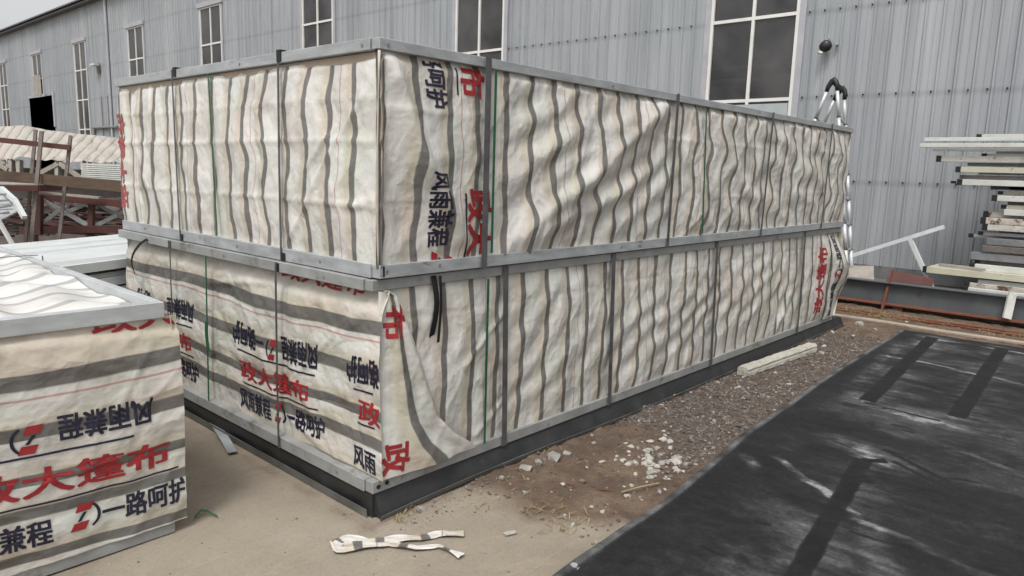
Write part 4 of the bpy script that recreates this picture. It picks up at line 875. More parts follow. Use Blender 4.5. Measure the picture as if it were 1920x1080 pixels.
# tilted ribbed panel and leaning white bar at the left edge
TP = thing('ribbed_panel', 'tilted grey ribbed panel with a pale edge strip at the left border', 'panel', tuple(atD(15, 400, 8.6)*[1, 1, 0]+[0, 0, GZ]))
k = MB(); q = [atD(-70, 348, 8.9), atD(4, 356, 8.7), atD(33, 396, 8.5), atD(2, 412, 8.3), atD(-90, 445, 8.2)]; k.add(q+[p+_f*.04 for p in q], [(0, 1, 2, 3, 4), (9, 8, 7, 6, 5)]+[(i, (i+1) % 5, 5+(i+1) % 5, 5+i) for i in range(5)]); k.build('sheet', M['galv'], TP)
k = MB(); k.bar(atD(2, 353, 8.65), atD(28, 376, 8.5), .05, .05); k.bar(atD(28, 376, 8.5), atD(46, 408, 8.4), .05, .05); k.build('edge_strip', M['paleplate'], TP)
for i in range(6): k = MB(); k.bar(atD(-80, 372+i*15, 8.5-.03*i), atD(13+4*i-(8*max(0, i-2)), 364+i*11, 8.55-.03*i), .012, .02); k.build('rib', M['galv_dark'], TP)
a = atD(-8, 405, 8.0); b_ = atD(16, 446, 8.0); b_ = a+(b_-a)*((GZ-a[2])/(b_[2]-a[2])); a2 = a-(b_-a)*.4
k = MB(); k.bar(a2, b_, .035, .035); tag(k.build('white_bar', M['whitesteel']), 'white steel bar leaning below the tilted ribbed panel at left', 'bar')

# ------------------------------------------------------------------ folding ladder behind the far end
LX0, LX1 = 9.10, 9.42
LD = thing('folding_ladder', 'telescopic aluminium ladder with black hinges standing behind the upper bundle', 'ladder', (9.3, 1.2, GZ))
def P3(x, y, z): return np.array([x, y, z])
def ladder_rail(p0, p1, q):        # p0, p1 seen upper points, q a lower point or None
    d = p1-p0; t = (GZ-p0[2])/d[2]
    if q is not None: d = q-p0; t = (GZ-p0[2])/d[2]
    return p0, p0+d*t
LADPAIRS = []
for X_, apx, l0, l1, r0, r1 in ((LX0, (1564, 149), (1550, 172), (1527, 229), (1570, 170), (1588, 515)), (LX1, (1581, 165), (1564, 188), (1546, 229), (1583, 187), (1597, 515))):
    ap = atX(*apx, X_); L0 = ladder_rail(atX(*l0, X_), atX(*l1, X_), None); R0 = ladder_rail(atX(*r0, X_), atX(*r1, X_), None); LADPAIRS.append((L0, R0))
    k = MB(); m_ = lambda a, b_, t: a+(b_-a)*t
    k.tube([L0[0], m_(L0[0], ap, .4)+[0, .02, 0], m_(L0[0], ap, .8)+[0, .01, .01], ap, m_(ap, R0[0], .25)+[0, -.01, .01], m_(ap, R0[0], .6)+[0, -.02, .01], R0[0]], [.028, .034, .038, .040, .038, .034, .028], 10); k.build('hinge', M['blackplastic'], LD, True)
    for t0, ft in (L0, R0):
        d = ft-t0; n = 8
        k = MB()
        for i in range(n): a = t0+d*i/n; b2 = t0+d*(i+1)/n; k.tube([a, a+(b2-a)*.965], .0245+.0006*i, 12)
        k.build('rail', M['alu'], LD, True)
        for i in range(n): k = MB(); a = t0+d*(i+.965)/n; b2 = t0+d*(i+1.0)/n; k.tube([a, b2], .029+.0006*i, 12); k.build('collar', M['blackplastic'], LD, True)
for side_ in (0, 1):
    (a0, a1), (b0, b1) = LADPAIRS[0][side_], LADPAIRS[1][side_]
    for i in range(1, 8): k = MB(); t = (i-.03)/8; k.bar(a0+(a1-a0)*t, b0+(b1-b0)*t, .035, .022); k.build('rung', M['alu'] if i != 2 else M['blackplastic'], LD)
k = MB(); k.bar(atX(1564, 155, LX0), atX(1581, 170, LX1), .05, .05); k.build('top_bar', M['blackplastic'], LD)

# ------------------------------------------------------------------ I-beam, T-frame, scraps in front of the wall
k_ = atX(1585, 523.6, 8.9); 
yb0, yb1 = 3.2, -7.0; zbt = .245; zbb = -.035
IB = thing('steel_beam', 'long blue-grey I-beam with rusty flange lying in front of the ribbed wall', 'beam', (8.9, -1, GZ))
k = MB(); k.box((8.9, yb1, zbb), (8.915, yb0, zbt)); k.box((8.82, yb1, zbt+.001), (8.99, yb0, zbt+.013)); k.build('web', M['beam_paint'], IB)
k = MB(); k.box((8.80, yb1, zbb-.022), (9.02, yb0, zbb-.001)); k.build('flange', M['beam_rust'], IB)
for y in (2.8, -.2, -3.4, -6): k = MB(); k.box((8.83, y-.06, GZ-.02), (9.0, y+.06, zbb-.024)); k.build('packer', M['wood'], IB)
T_ = thing('steel_tee_frame', 'light grey T-shaped tube frame leaning against the wall left of the tubes', 'frame', (9.5, 0, GZ))
k = MB(); k.bar(P3(9.5, 1.5, .15), P3(9.5, -.51, 1.05), .05, .055); k.build('long_tube', M['paleplate'], T_)
k = MB(); k.bar(P3(9.5, -.10, .835), P3(9.42, -.62, -.10), .05, .055); k.build('cross_tube', M['paleplate'], T_)
k = MB(); k.bar(atX(1651, 592, 8.72), atX(1673, 506, 8.95), .03, .03); tag(k.build('rusty_rod', M['rust']), 'thin rusty rod leaning on the I-beam', 'rod')
k = MB(); k.add([P3(9.05, .05, .25), P3(9.05, -.55, .26), P3(9.3, -.5, .33), P3(9.3, .0, .38), P3(9.05, .05, .235), P3(9.05, -.55, .245), P3(9.3, -.5, .315), P3(9.3, .0, .365)], [(0, 1, 2, 3), (7, 6, 5, 4), (0, 4, 5, 1), (1, 5, 6, 2), (2, 6, 7, 3), (3, 7, 4, 0)]); tag(k.build('red_plate', M['redlead']), 'dark red steel plate offcut resting behind the top of the I-beam', 'plate')
k = MB(); k.add([P3(9.05, .65, .25), P3(9.05, .2, .25), P3(9.5, .35, .40), P3(9.5, .75, .36), P3(9.05, .65, .235), P3(9.05, .2, .235), P3(9.5, .35, .385), P3(9.5, .75, .345)], [(0, 1, 2, 3), (7, 6, 5, 4), (0, 4, 5, 1), (1, 5, 6, 2), (2, 6, 7, 3), (3, 7, 4, 0)]); tag(k.build('grey_plate', M['board']), 'grey board offcut lying behind the I-beam next to the ladder', 'plate')
k = MB(); k.box((9.1, -6, GZ), (9.75, 1.6, .10)); k.box((9.2, -5, .101), (9.7, .4, .2)); tag(k.build('panel_pile', M['brownsteel'], bevel=.01), 'low pile of dark panels on the ground between I-beam and wall', 'pile')

# ------------------------------------------------------------------ pile of steel tubes on a rack at right
RX = 9.75
RKR = thing('tube_rack', 'steel cantilever rack against the wall carrying the pile of tubes', 'rack', (10.2, -3, GZ))
tubes = [ # left px, y top, y bottom, front X, material, cap, description
 (1831, 252, 260, 9.75, 'whitesteel', 1, 'white steel tube with black end, topmost of the pile at right'),
 (1733, 258, 265, 9.60, 'whitesteel', 0, 'long white tube with bolt holes near its end, second from the top of the pile'),
 (1725, 269, 276, 9.50, 'whitesteel', 0, 'longest pale tube reaching farthest left, third from the top of the pile'),
 (1749, 277.5, 283, 9.72, 'whitesteel', 0, 'narrow white bar directly under the longest pale tube'),
 (1841, 288, 295, 9.80, 'whitesteel', 1, 'clean white tube with black end above the mottled white tube'),
 (1756, 292, 303, 9.60, 'whitesteel_m', 1, 'mottled white tube with a black end, flaking paint along its side'),
 (1814, 305, 311, 9.70, 'greysteel', 0, 'grey tube just under the mottled white tube'),
 (1792, 312.5, 322.5, 9.60, 'yellowsteel', 1, 'cream speckled tube with a black end, below the grey tube'),
 (1800, 328, 335, 9.66, 'brownsteel', 0, 'brown-grey tube between the cream tube and the tube above the gap'),
 (1795, 336, 346.5, 9.60, 'whitesteel', 1, 'white tube with black end forming the lowest of the upper tubes, above the gap'),
 (1783, 339.5, 343.5, 9.72, 'whitesteel', 1, 'short thin white tube end beside the lowest of the upper tubes'),
 (1871, 358.5, 364, 9.75, 'rustwhite', 1, 'rust-brown tube with black end, first below the gap in the pile'),
 (1860, 366, 376.5, 9.60, 'whitesteel', 1, 'wide white tube with black end, second below the gap in the pile'),
 (1877, 384, 391, 9.66, 'yellowsteel', 1, 'cream tube with black end, third below the gap in the pile'),
 (1883, 392, 403.5, 9.60, 'whitesteel', 0, 'thick white tube whose end starts farthest right in the pile'),
 (1839, 407.5, 419, 9.60, 'rustwhite', 1, 'white tube with rust patches and black end at mid height of the pile'),
 (1844, 396, 407, 9.72, 'rustwhite', 1, 'short tan tube end with a big black plug resting on the rust-patched tube'),
 (1842, 420, 431, 9.60, 'whitesteel_m', 1, 'pinkish white tube with black end under the rust-patched tube'),
 (1834, 434, 440, 9.66, 'galv', 1, 'thin galvanised tube with black end below the pinkish tube'),
 (1816, 438, 444.5, 9.85, 'galv', 1, 'small galvanised tube with black end sticking out left at mid height'),
 (1850, 446, 458.5, 9.62, 'greysteel', 0, 'plain dark grey tube below the galvanised tubes'),
 (1842, 460, 471, 9.58, 'brownsteel', 0, 'dirty green-grey tube below the plain dark grey tube'),
 (1820, 472, 486, 9.60, 'greysteel', 0, 'wide blue-grey tube at the lower half of the pile'),
 (1828, 487, 493, 9.66, 'brownsteel', 1, 'dark rusty tube squeezed over the clean lower white tube'),
 (1818, 494, 505, 9.55, 'whitesteel', 1, 'clean white tube lying on the wide cream panel'),
 (1834, 523.5, 532, 9.40, 'whitesteel', 0, 'white tube just under the wide cream panel'),
 (1808, 529, 537.5, 9.25, 'rustwhite', 1, 'heavily rusted white tube above the lowest tube'),
 (1805, 538, 548, 9.12, 'whitesteel', 1, 'lowest white tube of the pile with black end over the I-beam'),
]
deeper = [(1868, 283, 289, 'greysteel'), (1852, 297, 303.5, 'brownsteel'), (1836, 318, 327, 'greysteel'), (1858, 347, 355, 'brownsteel'), (1890, 377, 384, 'brownsteel'), (1866, 424, 433, 'brownsteel'),
  (1872, 434, 445, 'greysteel'), (1862, 498, 507, 'greysteel'), (1850, 512, 521, 'brownsteel'), (1880, 404, 409, 'greysteel'), (1893, 349, 357, 'rustwhite'), (1848, 516, 523, 'greysteel')]
for px, yt, yb, m in deeper: tubes.append((px, yt, yb, 9.90, m, 0, 'dull tube lying deeper in the pile behind the pale front tubes'))
arms = []
for px, yt, yb, X, m, cap, lab in tubes:
    p = atX(px, yt, X); q = atX(px, yb, X); y1 = p[1]; zt_, zb_ = p[2], q[2]; h = zt_-zb_; dpt = max(h, .05)
    T = thing('steel_tube', lab, 'tube', (X, y1-2.4, zb_), 'steel tubes piled against the wall')
    k = MB(); tilt = random.uniform(-.012, .012)
    y0 = y1-4.6-random.uniform(0, .8); cl = .062 if cap else 0
    k.add([(X, y1-cl, zb_), (X+dpt, y1-cl, zb_), (X+dpt, y1-cl, zt_), (X, y1-cl, zt_), (X, y0, zb_+tilt), (X+dpt, y0, zb_+tilt), (X+dpt, y0, zt_+tilt), (X, y0, zt_+tilt)],
          [(3, 2, 1, 0), (4, 5, 6, 7), (0, 1, 5, 4), (1, 2, 6, 5), (2, 3, 7, 6), (3, 0, 4, 7)])
    k.build('tube_body', M[m], T, bevel=.004)
    if cap: k = MB(); k.box((X-.003, y1-cl+.001, zb_-.003), (X+dpt+.003, y1, zt_+.003)); k.build('end_cap', M['cap'], T)
    arms.append((X, zb_))
# wide cream panel
p = atX(1738, 500, 9.35); q = atX(1738, 511, 9.35)
PN = thing('cream_panel', 'wide cream steel panel with black plug sticking out left, low in the tube pile', 'panel', (9.35, p[1]-2, q[2]))
k = MB(); k.add([(9.35, p[1], q[2]), (10.0, p[1]-.02, q[2]), (10.0, p[1]-.02, p[2]), (9.35, p[1], p[2]), (9.35, p[1]-4.6, q[2]), (10.0, p[1]-4.6, q[2]), (10.0, p[1]-4.6, p[2]), (9.35, p[1]-4.6, p[2])], [(3, 2, 1, 0), (4, 5, 6, 7), (0, 1, 5, 4), (1, 2, 6, 5), (2, 3, 7, 6), (3, 0, 4, 7)]); k.build('panel_body', M['yellowsteel'], PN)
k = MB(); k.box((9.345, p[1]+.001, q[2]-.002), (9.41, p[1]+.05, p[2]+.002)); k.build('end_cap', M['cap'], PN)
k = MB(); a = atX(1762, 494, 9.55); k.bar(P3(9.62, a[1], p[2]+.02), P3(9.45, a[1]-.55, p[2]+.02), .12, .035); tag(k.build('board_offcut', M['board']), 'weathered grey board lying askew on the wide cream panel', 'board')
k = MB(); k.bar(atX(1900, 548, 8.88)+np.array([-.06, 0, 0]), atX(1888, 597, 8.74)+np.array([-.02, 0, .0]), .10, .03, up=_f); tag(k.build('white_plate_leg', M['whitesteel']), 'short white flat bar propped against the I-beam under the tubes', 'bar')
for y in (-2.3, -4.3):
    k = MB(); k.box((10.28, y-.05, GZ), (10.40, y+.05, 2.9)); k.build('upright', M['greysteel'], RKR)
    for i, (X, z) in enumerate(arms): k = MB(); k.box((X-.02, y-.02-.002*i, z-.022), (10.279, y+.02+.002*i, z-.001)); k.build('arm', M['greysteel'], RKR)

# ------------------------------------------------------------------ black rubber sheet on the ground at right
def mat_mat():
    m, nt, b = mat('dusty_black_sheet'); L = nt.links; at_ = N(nt, 'ShaderNodeAttribute'); at_.attribute_name = 'dust'
    r_ = ramp(nt, [(0, (.0055, .0057, .0063)), (.30, (.0180, .0183, .0193)), (.5, (.039, .0395, .041)), (.75, (.090, .091, .093)), (1, (.24, .24, .24))]); L.new(at_.outputs['Fac'], r_.inputs[0])
    g = N(nt, 'ShaderNodeNewGeometry'); n = N(nt, 'ShaderNodeTexNoise', inp={'Scale': 45, 'Detail': 6, 'Roughness': .7}); L.new(g.outputs['Position'], n.inputs[0])
    r2 = ramp(nt, [(.3, (.55, .55, .55)), (.5, (.95, .95, .95)), (.66, (1.3, 1.3, 1.3)), (.75, (2.6, 2.6, 2.5))]); L.new(n.outputs[0], r2.inputs[0])
    mx = N(nt, 'ShaderNodeMix', data_type='RGBA', blend_type='MULTIPLY'); mx.inputs[0].default_value = .85; L.new(r_.outputs[0], mx.inputs[6]); L.new(r2.outputs[0], mx.inputs[7]); L.new(mx.outputs[2], b.inputs['Base Color'])
    mr = N(nt, 'ShaderNodeMapRange', inp={3: .62, 4: .9}); b.inputs['Specular IOR Level'].default_value = .3; L.new(at_.outputs['Fac'], mr.inputs[0]); L.new(mr.outputs[0], b.inputs['Roughness'])
    bp = N(nt, 'ShaderNodeBump', inp={'Strength': .12, 'Distance': .01}); L.new(n.outputs[0], bp.inputs['Height']); L.new(bp.outputs[0], b.inputs['Normal']); return m
M['sheet'] = mat_mat()
def seg_d(x, y, a, b_):
    a = np.array(a); b_ = np.array(b_); d = b_-a; L2 = (d**2).sum(); t = np.clip(((x-a[0])*d[0]+(y-a[1])*d[1])/L2, 0, 1); return np.hypot(x-a[0]-t*d[0], y-a[1]-t*d[1]), t
STRIPS = [((7.25, -.98), (4.06, -1.20), .062), ((7.25, -1.66), (4.15, -1.82), .062), ((2.72, -1.57), (.5, -1.86), .052)]
def dust(x, y):
    big = fbm(x*.7, y*1.1, 201, 5); mid = fbm(x*2.6, y*1.6, 203, 5, .6); fine = fbm(x*14, y*9, 205, 4, .65); strk = fbm(x*16, y*1.6, 206, 4, .6)
    base = .29+.11*big+.10*mid+.09*fine+.05*strk + .12*sstep(-.2, .8, big+.45*mid+.2*fine)-.04
    wx = x+.04*fbm(x*2, y*2, 207, 3); wy = y+.04*fbm(x*2+9, y*2, 209, 3)
    brk = .85+.45*fbm(x*7, y*7, 211, 4, .65)
    for a, b_, w in STRIPS:       # pale dust settled along what used to lie here
        d, t = seg_d(wx, wy, a, b_); base = base + .27*np.exp(-np.clip(d-w, 0, 9)/(.13+.04*mid))*np.clip(.9+.7*mid+.5*strk, .1, 1.5)
    def smear(a, b_, w, amt):
        nonlocal base
        d, t = seg_d(wx, wy, a, b_); base = base + amt*np.exp(-(d/w)**4)*np.clip(brk+.4*strk, .1, 1.3)*np.sin(np.pi*np.clip(t*.9+.08, 0, 1))**.4
    smear((2.30, -1.18), (1.82, -1.85), .032, .75); smear((1.82, -1.80), (1.6, -2.7), .045, .40)
    smear((2.2, -1.0), (2.05, -1.14), .05, .55); smear((5.9, -.95), (5.6, -2.4), .035, .50); smear((7.2, -.75), (7.1, -2.4), .03, .40)
    smear((6.6, -.8), (4.4, -.98), .07, .34); smear((4.0, -1.0), (3.85, -2.2), .09, .40); smear((2.95, -1.3), (2.75, -1.75), .14, .36); smear((1.9, -1.8), (1.2, -2.15), .08, .30)
    smear((3.4, -1.9), (2.9, -2.9), .03, .3); smear((4.9, -1.3), (4.8, -1.7), .05, .3)
    base = np.clip(base, 0, 1)
    def clean(a, b_, w, v=.0):
        nonlocal base
        a_ = np.array(a); dr = np.array(b_)-a_; ln = np.hypot(*dr); dr = dr/ln; X_ = x+.006*fbm(x*9, y*9, 213, 2); Y_ = y+.006*fbm(x*9+5, y*9, 215, 2)
        al = (X_-a_[0])*dr[0]+(Y_-a_[1])*dr[1]; pe = np.abs(-(X_-a_[0])*dr[1]+(Y_-a_[1])*dr[0]); d = np.maximum(pe, np.maximum(-al, al-ln)+w); k = sstep(w+.006, w-.006, d)*np.clip(.93+.35*mid, .6, 1); base = base*(1-k)+k*(v+.03+.09*np.clip(fine, 0, 1))
    for a, b_, w in STRIPS: clean(a, b_, w)
    clean((4.0, -1.2), (3.95, -1.75), .016, .05); clean((2.70, -1.57), (2.79, -1.69), .032); clean((2.35, -1.63), (2.37, -1.73), .024, .03); clean((1.75, -1.74), (1.76, -1.82), .02, .03)
    clean((3.0, -1.62), (2.55, -2.3), .020, .10); clean((2.82, -1.72), (2.4, -2.4), .018, .12)
    for i in range(6): clean((6.6-.45*i, -1.14), (6.56-.45*i, -.98), .009, .05); clean((6.6-.45*i, -1.78), (6.56-.45*i, -1.60), .009, .05)
    for i in range(26): 
        px, py = rng.uniform(.3, 6.5), rng.uniform(-2.4, -1.0); clean((px, py), (px+rng.uniform(-.05, .05), py-rng.uniform(.04, .2)), rng.uniform(.004, .014), .06)
    e = np.interp(x, ex, ey)-y
    base = base*(.6+.4*sstep(.0, .30, e+.1*fbm(x*2, y*2, 219, 2)))
    rim = sstep(.062, .042, e)*np.clip(.85+.5*fbm(x*5, y*2, 221, 4), .4, 1); base = base*(1-rim)+rim*.82
    return np.clip(base, 0, 1)
xs2 = np.linspace(-1.6, 7.45, 820); tv = np.concatenate([np.linspace(0, .04, 14), np.linspace(.04, .6, 240)[1:], np.linspace(.6, 1, 60)[1:]]); X2, T2 = np.meshgrid(xs2, tv, indexing='ij')
E2 = np.interp(X2, ex, ey)+.004*fbm(X2*3, X2*0, 223, 3); Y2 = E2+(-4.6-E2)*T2
dd = E2-Y2
Z2 = GZ+.011+.004*fbm(X2*2.2, Y2*2.2, 225, 3)+.016*np.exp(-((dd-.03)/.03)**2)*(.6+.5*fbm(X2*1.5, Y2*0, 227, 2)) - .014*np.exp(-(dd/.008)**2) + .006*np.exp(-((dd-.22)/.012)**2)*sstep(1.5, 3, X2)
RS = np_mesh('rubber_sheet', np.stack([X2, Y2, Z2], -1).reshape(-1, 3), grid_faces(*X2.shape), M['sheet'], attr={'dust': dust(X2, Y2).ravel()})
tag(RS, 'big black dusty sheet with dark strip marks lying flat on the ground at right', 'sheet')
sf = RS.modifiers.new('thick', 'SOLIDIFY'); sf.thickness = .006; sf.offset = -1
p = atZ(1076, 1071); k = MB(); k.tube([(p[0], p[1], GZ+.02), (p[0], p[1], GZ+.034)], .016, 14); k.tube([(p[0], p[1], GZ+.010), (p[0], p[1], GZ+.022)], .024, 14); tag(k.build('bolt', M['galv']), 'round grey bolt head at the near edge of the black sheet', 'bolt')

# ------------------------------------------------------------------ things lying on the ground
k = MB(); a = np.array([4.02, -.15, 0]); b_ = np.array([5.50, -.235, 0])
n = 26; V = []; 
for i in range(n+1):
    t = i/n; c = a+(b_-a)*t; r0 = lambda s_: .006*fbm(np.array([t*14]), np.array([s_]), 241, 3)[0]
    sd = np.array([.055, 1, 0]); sd = sd/np.linalg.norm(sd)
    for j, (u_, z_) in enumerate(((-.055, 0), (-.053, .034), (-.046, .038), (-.052, .062), (-.040, .076), (.038, .078), (.052, .066), (.054, 0))):
        V.append(c+sd*(u_+r0(j*3.)) + np.array([0, 0, GZ+.012+z_+r0(j*3.+1)]))
m_ = 8; F = [(i*m_+j, i*m_+(j+1) % m_, (i+1)*m_+(j+1) % m_, (i+1)*m_+j) for i in range(n) for j in range(m_)]
k.add(V, F+[tuple(range(m_))[::-1], tuple(n*m_+j for j in range(m_))]); tag(k.build('concrete_post', M['concrete_post']), 'pale chipped concrete post lying on the gravel beside the black tray', 'post')
# torn strip of tarp
def strip(pts, ws, name, u0):
    P_ = [atZ(x, y) for x, y in pts]; L0 = np.concatenate([[0], np.cumsum([np.linalg.norm(P_[i+1]-P_[i]) for i in range(len(P_)-1)])]); tt = np.linspace(0, L0[-1], 90)
    C = np.stack([np.interp(tt, L0, [p[i] for p in P_]) for i in range(2)], 1); Wd = np.interp(tt, L0, ws); d = np.gradient(C, axis=0); d /= np.linalg.norm(d, axis=1)[:, None]; nrm = np.stack([-d[:, 1], d[:, 0]], 1)
    V = []; uv = []
    for i in range(90):
        for j in range(9):
            e = (j/8-.5); q = C[i]+nrm[i]*Wd[i]*e; h = .006+.005*abs(math.sin(tt[i]*17+e*5))+.008*max(0, math.sin(tt[i]*9))*(.5-abs(e))+.003*math.sin(e*20+tt[i]*30)
            V.append((q[0], q[1], GZ+h)); uv.append((tt[i]+u0, e*.1))
    return np.array(V), np.array(uv)
V1, U1 = strip([(622, 1022), (650, 1012), (690, 1018), (740, 1013), (790, 1011), (820, 1004), (870, 1003)], [.05, .07, .045, .06, .055, .05, .06], '', .02)
V2, U2 = strip([(624, 1020), (640, 1032), (680, 1026), (730, 1024), (780, 1031), (822, 1028), (840, 1035), (866, 1046)], [.03, .085, .07, .03, .045, .02, .02, .05], '', .33)
V2[:, 2] += .004
np_mesh('torn_tarp_strip', np.concatenate([V1, V2]), np.concatenate([grid_faces(90, 9), grid_faces(90, 9)+len(V1)]), M['cloth_v'], uv=np.concatenate([U1, U2])); tag(bpy.data.objects['torn_tarp_strip'], 'torn strip of striped tarp folded double on the concrete in front of the tray corner', 'rag')
# metal strip
k = MB(); a = atZ(374, 775); c_ = atZ(405, 805); b_ = atZ(436, 853); k.ribbon([a+[0, 0, .012], a*.6+c_*.4+[0, 0, .02], c_+[0, 0, .03], c_*.4+b_*.6+[0, 0, .03], b_+[0, 0, .018]], .055, .004, np.cross(b_-a, [0, 0, 1])); tag(k.build('steel_strip', M['galv']), 'bent piece of galvanised steel strip on the concrete beside the tray', 'scrap')
k = MB(); p = [atZ(364, 975)+[0, 0, .012], atZ(378, 967)+[0, 0, .03], atZ(390, 966)+[0, 0, .022], atZ(408, 972)+[0, 0, .012]]; k.ribbon(p, .016, .002, (.3, .9, .2)); tag(k.build('green_strap_scrap', M['green']), 'short kinked piece of green strapping on the concrete by the low bundle', 'scrap')
k = MB(); a = atZ(956, 1001); k.bar(a+[-.03, .01, .006], a+[.03, -.012, .006], .03, .004); tag(k.build('paper_scrap', M['stone_white']), 'small white paper scrap on the bare concrete right of the torn strip', 'paper')
# curb-like pale pipe at the top edge of the sheet
k = MB(); pts = [(7.70, 2.0-.19*i*1.4+.0*i, GZ+.02+.004*math.sin(i)) for i in range(36)]; pts = [(x+.015*math.sin(i*.8), y, z) for i, (x, y, z) in enumerate(pts)]; k.tube(pts, .028, 8); tag(k.build('pale_pipe', surf('pale_tan_pipe', (.26, .21, .165), (.38, .32, .26), 5, .8)), 'long thin tan pipe on the earth along the far edge of the black sheet', 'pipe')
for i, (x, z_) in enumerate(((8.35, .02), (8.2, .018))):
    k = MB(); k.tube([(x+.03*math.sin(j*.7+i), 2.0-.3*j, GZ+z_) for j in range(28)], .014, 6); tag(k.build('rusty_bar', M['rust']), ('thin rusty bar on the earth close in front of the I-beam', 'thin rusty bar on the earth between the pale pipe and the other bar')[i], 'bar')
k = MB(); a = atZ(1035, 908); b_ = atZ(1145, 925); k.tube([a+[0, 0, .018], (a+b_)/2+[0, 0, .012], b_+[0, 0, .016]], .005, 6); tag(k.build('rusty_wire', M['rust']), 'thin rusty wire on the brown earth left of the white rubble', 'wire')
k = MB(); a = atZ(1165, 932); b_ = atZ(1235, 915); k.tube([a+[0, 0, .03], (a+b_)/2+[0, 0, .035], b_+[0, 0, .03]], .005, 6); tag(k.build('pale_twig', M['straw']), 'thin pale twig across the white rubble', 'twig')

# ------------------------------------------------------------------ stones
_ico = bmesh.new(); bmesh.ops.create_icosphere(_ico, subdivisions=1, radius=1); IV = np.array([v.co[:] for v in _ico.verts]); IF = np.array([[v.index for v in f.verts] for f in _ico.faces]); _ico.free()
def rock(seed, scale, flat=.6):
    r_ = np.random.RandomState(seed); v = IV*(1+.38*r_.uniform(-1, 1, (len(IV), 1))); v = v*np.array([1, r_.uniform(.55, .95), flat*r_.uniform(.7, 1.1)])*scale; a = r_.uniform(0, 6.28); t = r_.uniform(-.3, .3)
    v = np.stack([v[:, 0]*math.cos(a)-v[:, 1]*math.sin(a), v[:, 0]*math.sin(a)+v[:, 1]*math.cos(a), v[:, 2]+t*v[:, 0]*.3], 1); return v
edge_y = lambda x: np.interp(x, ex, ey)
V = []; F = []; MI = []; kk = 0; cnt = 0
while cnt < 12000:
    x = rng.uniform(.6, 7.3); y = rng.uniform(-1.05, .05)
    if y < edge_y(x)+.02: continue
    if x > 7.0 and y > 0: continue
    dens = .10+.9*float(gravel_w(np.array([x]), np.array([y]))[0]) if x > 1.2 else .07
    if rng.rand() > dens: continue
    s_ = abs(rng.normal(.006, .0045))+.003
    if rng.rand() < .04: s_ *= 1.8
    v = rock(rng.randint(1 << 30), s_, .7); v += [x, y, gz_at(x, y)+s_*.05]; V.append(v); F.append(IF+kk); kk += 12; MI.append(np.full(20, rng.choice([0, 1, 2, 3], p=[.45, .32, .18, .05]))); cnt += 1
for _ in range(420):
    x, y = (rng.uniform(-1.2, .9), rng.uniform(-1.6, .5)) if rng.rand() < .6 else (rng.uniform(.02, .9), -.06-abs(rng.normal(0, .12)))
    if y < edge_y(x)+.02 or y > .0 and x > -.02: continue
    s_ = abs(rng.normal(.0025, .003))+.0015; v = rock(rng.randint(1 << 30), s_, .7)+np.array([x, y, gz_at(x, y)+s_*.2]); V.append(v); F.append(IF+kk); kk += 12; MI.append(np.full(20, rng.choice([1, 2, 3])))
gm = [surf('gravel_a', (.06, .048, .043), (.11, .09, .08), 9, .9), surf('gravel_b', (.11, .092, .08), (.18, .155, .138), 9, .9), surf('gravel_c', (.10, .07, .052), (.16, .115, .09), 9, .9), M['stone_grey']]
tag(np_mesh('gravel', np.concatenate(V), np.concatenate(F), gm, np.concatenate(MI), smooth=False), 'dark reddish gravel strewn on the earth between tray and black sheet', 'gravel', kind='stuff')
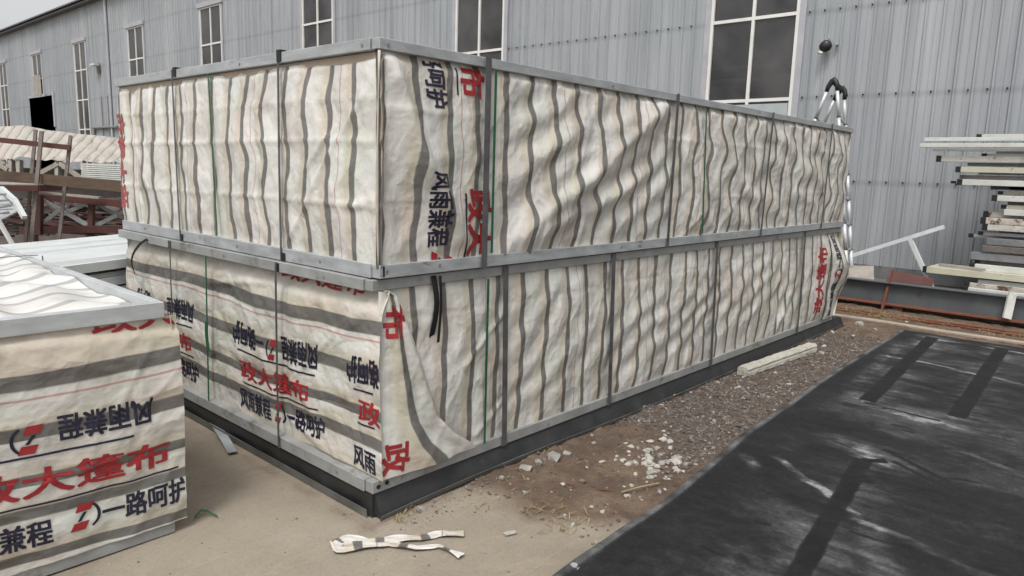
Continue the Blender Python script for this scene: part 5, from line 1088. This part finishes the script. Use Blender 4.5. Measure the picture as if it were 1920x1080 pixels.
# white rubble, each piece its own thing
rub = []
for i in range(85):
    t = rng.normal(0, 1); s2 = rng.normal(0, 1); rub.append((1.68+.25*t, -.65+.13*s2+.06*t, abs(rng.normal(.0, .014))+.012, .5))
rub = [r_ for r_ in rub if r_[1] > edge_y(r_[0])+.04]
for i, (x, y, s_, fl_) in enumerate(rub):
    v = rock(500+i, s_, fl_); o = np_mesh('rubble_piece', v, IF, M['stone_white'] if i % 5 in (0, 2, 4) else M['stone_grey'], smooth=False); o.location = (x, y, gz_at(x, y)+s_*.06)
    tag(o, 'small pale piece of broken rubble in the heap at the edge of the black sheet', 'rubble', 'rubble pieces heaped by the black sheet')
sc_ = [((1215, 858), .05, .4), ((1130, 745), .035, .4), ((1345, 722), .03, .5), ((1185, 712), .03, .5), ((1075, 818), .025, .5), ((1385, 730), .03, .4), ((985, 880), .05, .7), ((1010, 870), .045, .8), ((1040, 865), .06, .7), ((1560, 625), .05, .8), ((1600, 632), .045, .7), ((1545, 652), .035, .7), ((1295, 735), .028, .4), ((1240, 760), .026, .5), ((1480, 725), .03, .4), ((1100, 880), .02, .5), ((790, 955), .035, .7), ((1055, 915), .022, .7), ((1300, 905), .02, .5), ((1262, 745), .045, .35), ((1175, 935), .03, .5), ((1110, 818), .018, .6), ((1420, 690), .02, .5), ((1610, 610), .08, .6), ((1640, 620), .05, .6), ((1700, 605), .03, .5), ((1130, 960), .02, .6), ((1075, 985), .022, .8)]
for i, ((px, py), s_, fl_) in enumerate(sc_):
    p = atZ(px, py)
    if p[1] < edge_y(p[0])+.02 and p[0] < 7.4: continue
    v = rock(900+i, s_*.8, fl_); o = np_mesh('loose_stone', v, IF, M['stone_grey'] if i in (6, 7, 8, 16, 23, 24) else M['stone_white'], smooth=False); o.location = (p[0], p[1], gz_at(p[0], p[1])+s_*.2)
    tag(o, 'loose pale stone lying alone on the earth along the tray', 'stone', 'loose stones scattered along the tray')
# dry grass and straw: stuff
V = []; F = []; kk = 0
def blade(x, y, n_, ln, sp):
    global kk
    for _ in range(n_):
        a = rng.uniform(0, 6.28); l = ln*rng.uniform(.5, 1.3); bx, by = x+rng.normal(0, sp), y+rng.normal(0, sp); z = gz_at(bx, by) if bx < 9 else GZ
        h = rng.uniform(.003, .03); w = .0022; d = np.array([math.cos(a), math.sin(a), 0]); q = np.array([-d[1], d[0], 0])*w; p0 = np.array([bx, by, z+.004]); p1 = p0+d*l*.5+[0, 0, h]; p2 = p0+d*l+[0, 0, h*.4]
        V.extend([p0-q, p0+q, p1+q, p1-q, p2-q*.4, p2+q*.4]); F.extend([(kk, kk+1, kk+2, kk+3), (kk+3, kk+2, kk+5, kk+4)]); kk += 6
for i in range(60): blade(rng.uniform(7.95, 8.7), rng.uniform(-2.5, 1.2), 9, .10, .05)
for i in range(26): blade(8.25+rng.normal(0, .12), -.1+rng.normal(0, .25), 16, .12, .06)
for i in range(30): x = rng.uniform(.7, 6.8); blade(x, rng.uniform(float(edge_y(x))+.05, -.06), 3, .07, .05)
for i in range(12): blade(.68+rng.normal(0, .08), -.55+rng.normal(0, .16), 6, .05, .05)
for i in range(4): blade(.08+.05*i, -.10+.01*i, 8, .04, .02)
tag(np_mesh('dry_straw', np.array(V), np.array(F), M['straw'], smooth=False), 'dry straw and grass bits scattered over the earth', 'straw', kind='stuff')
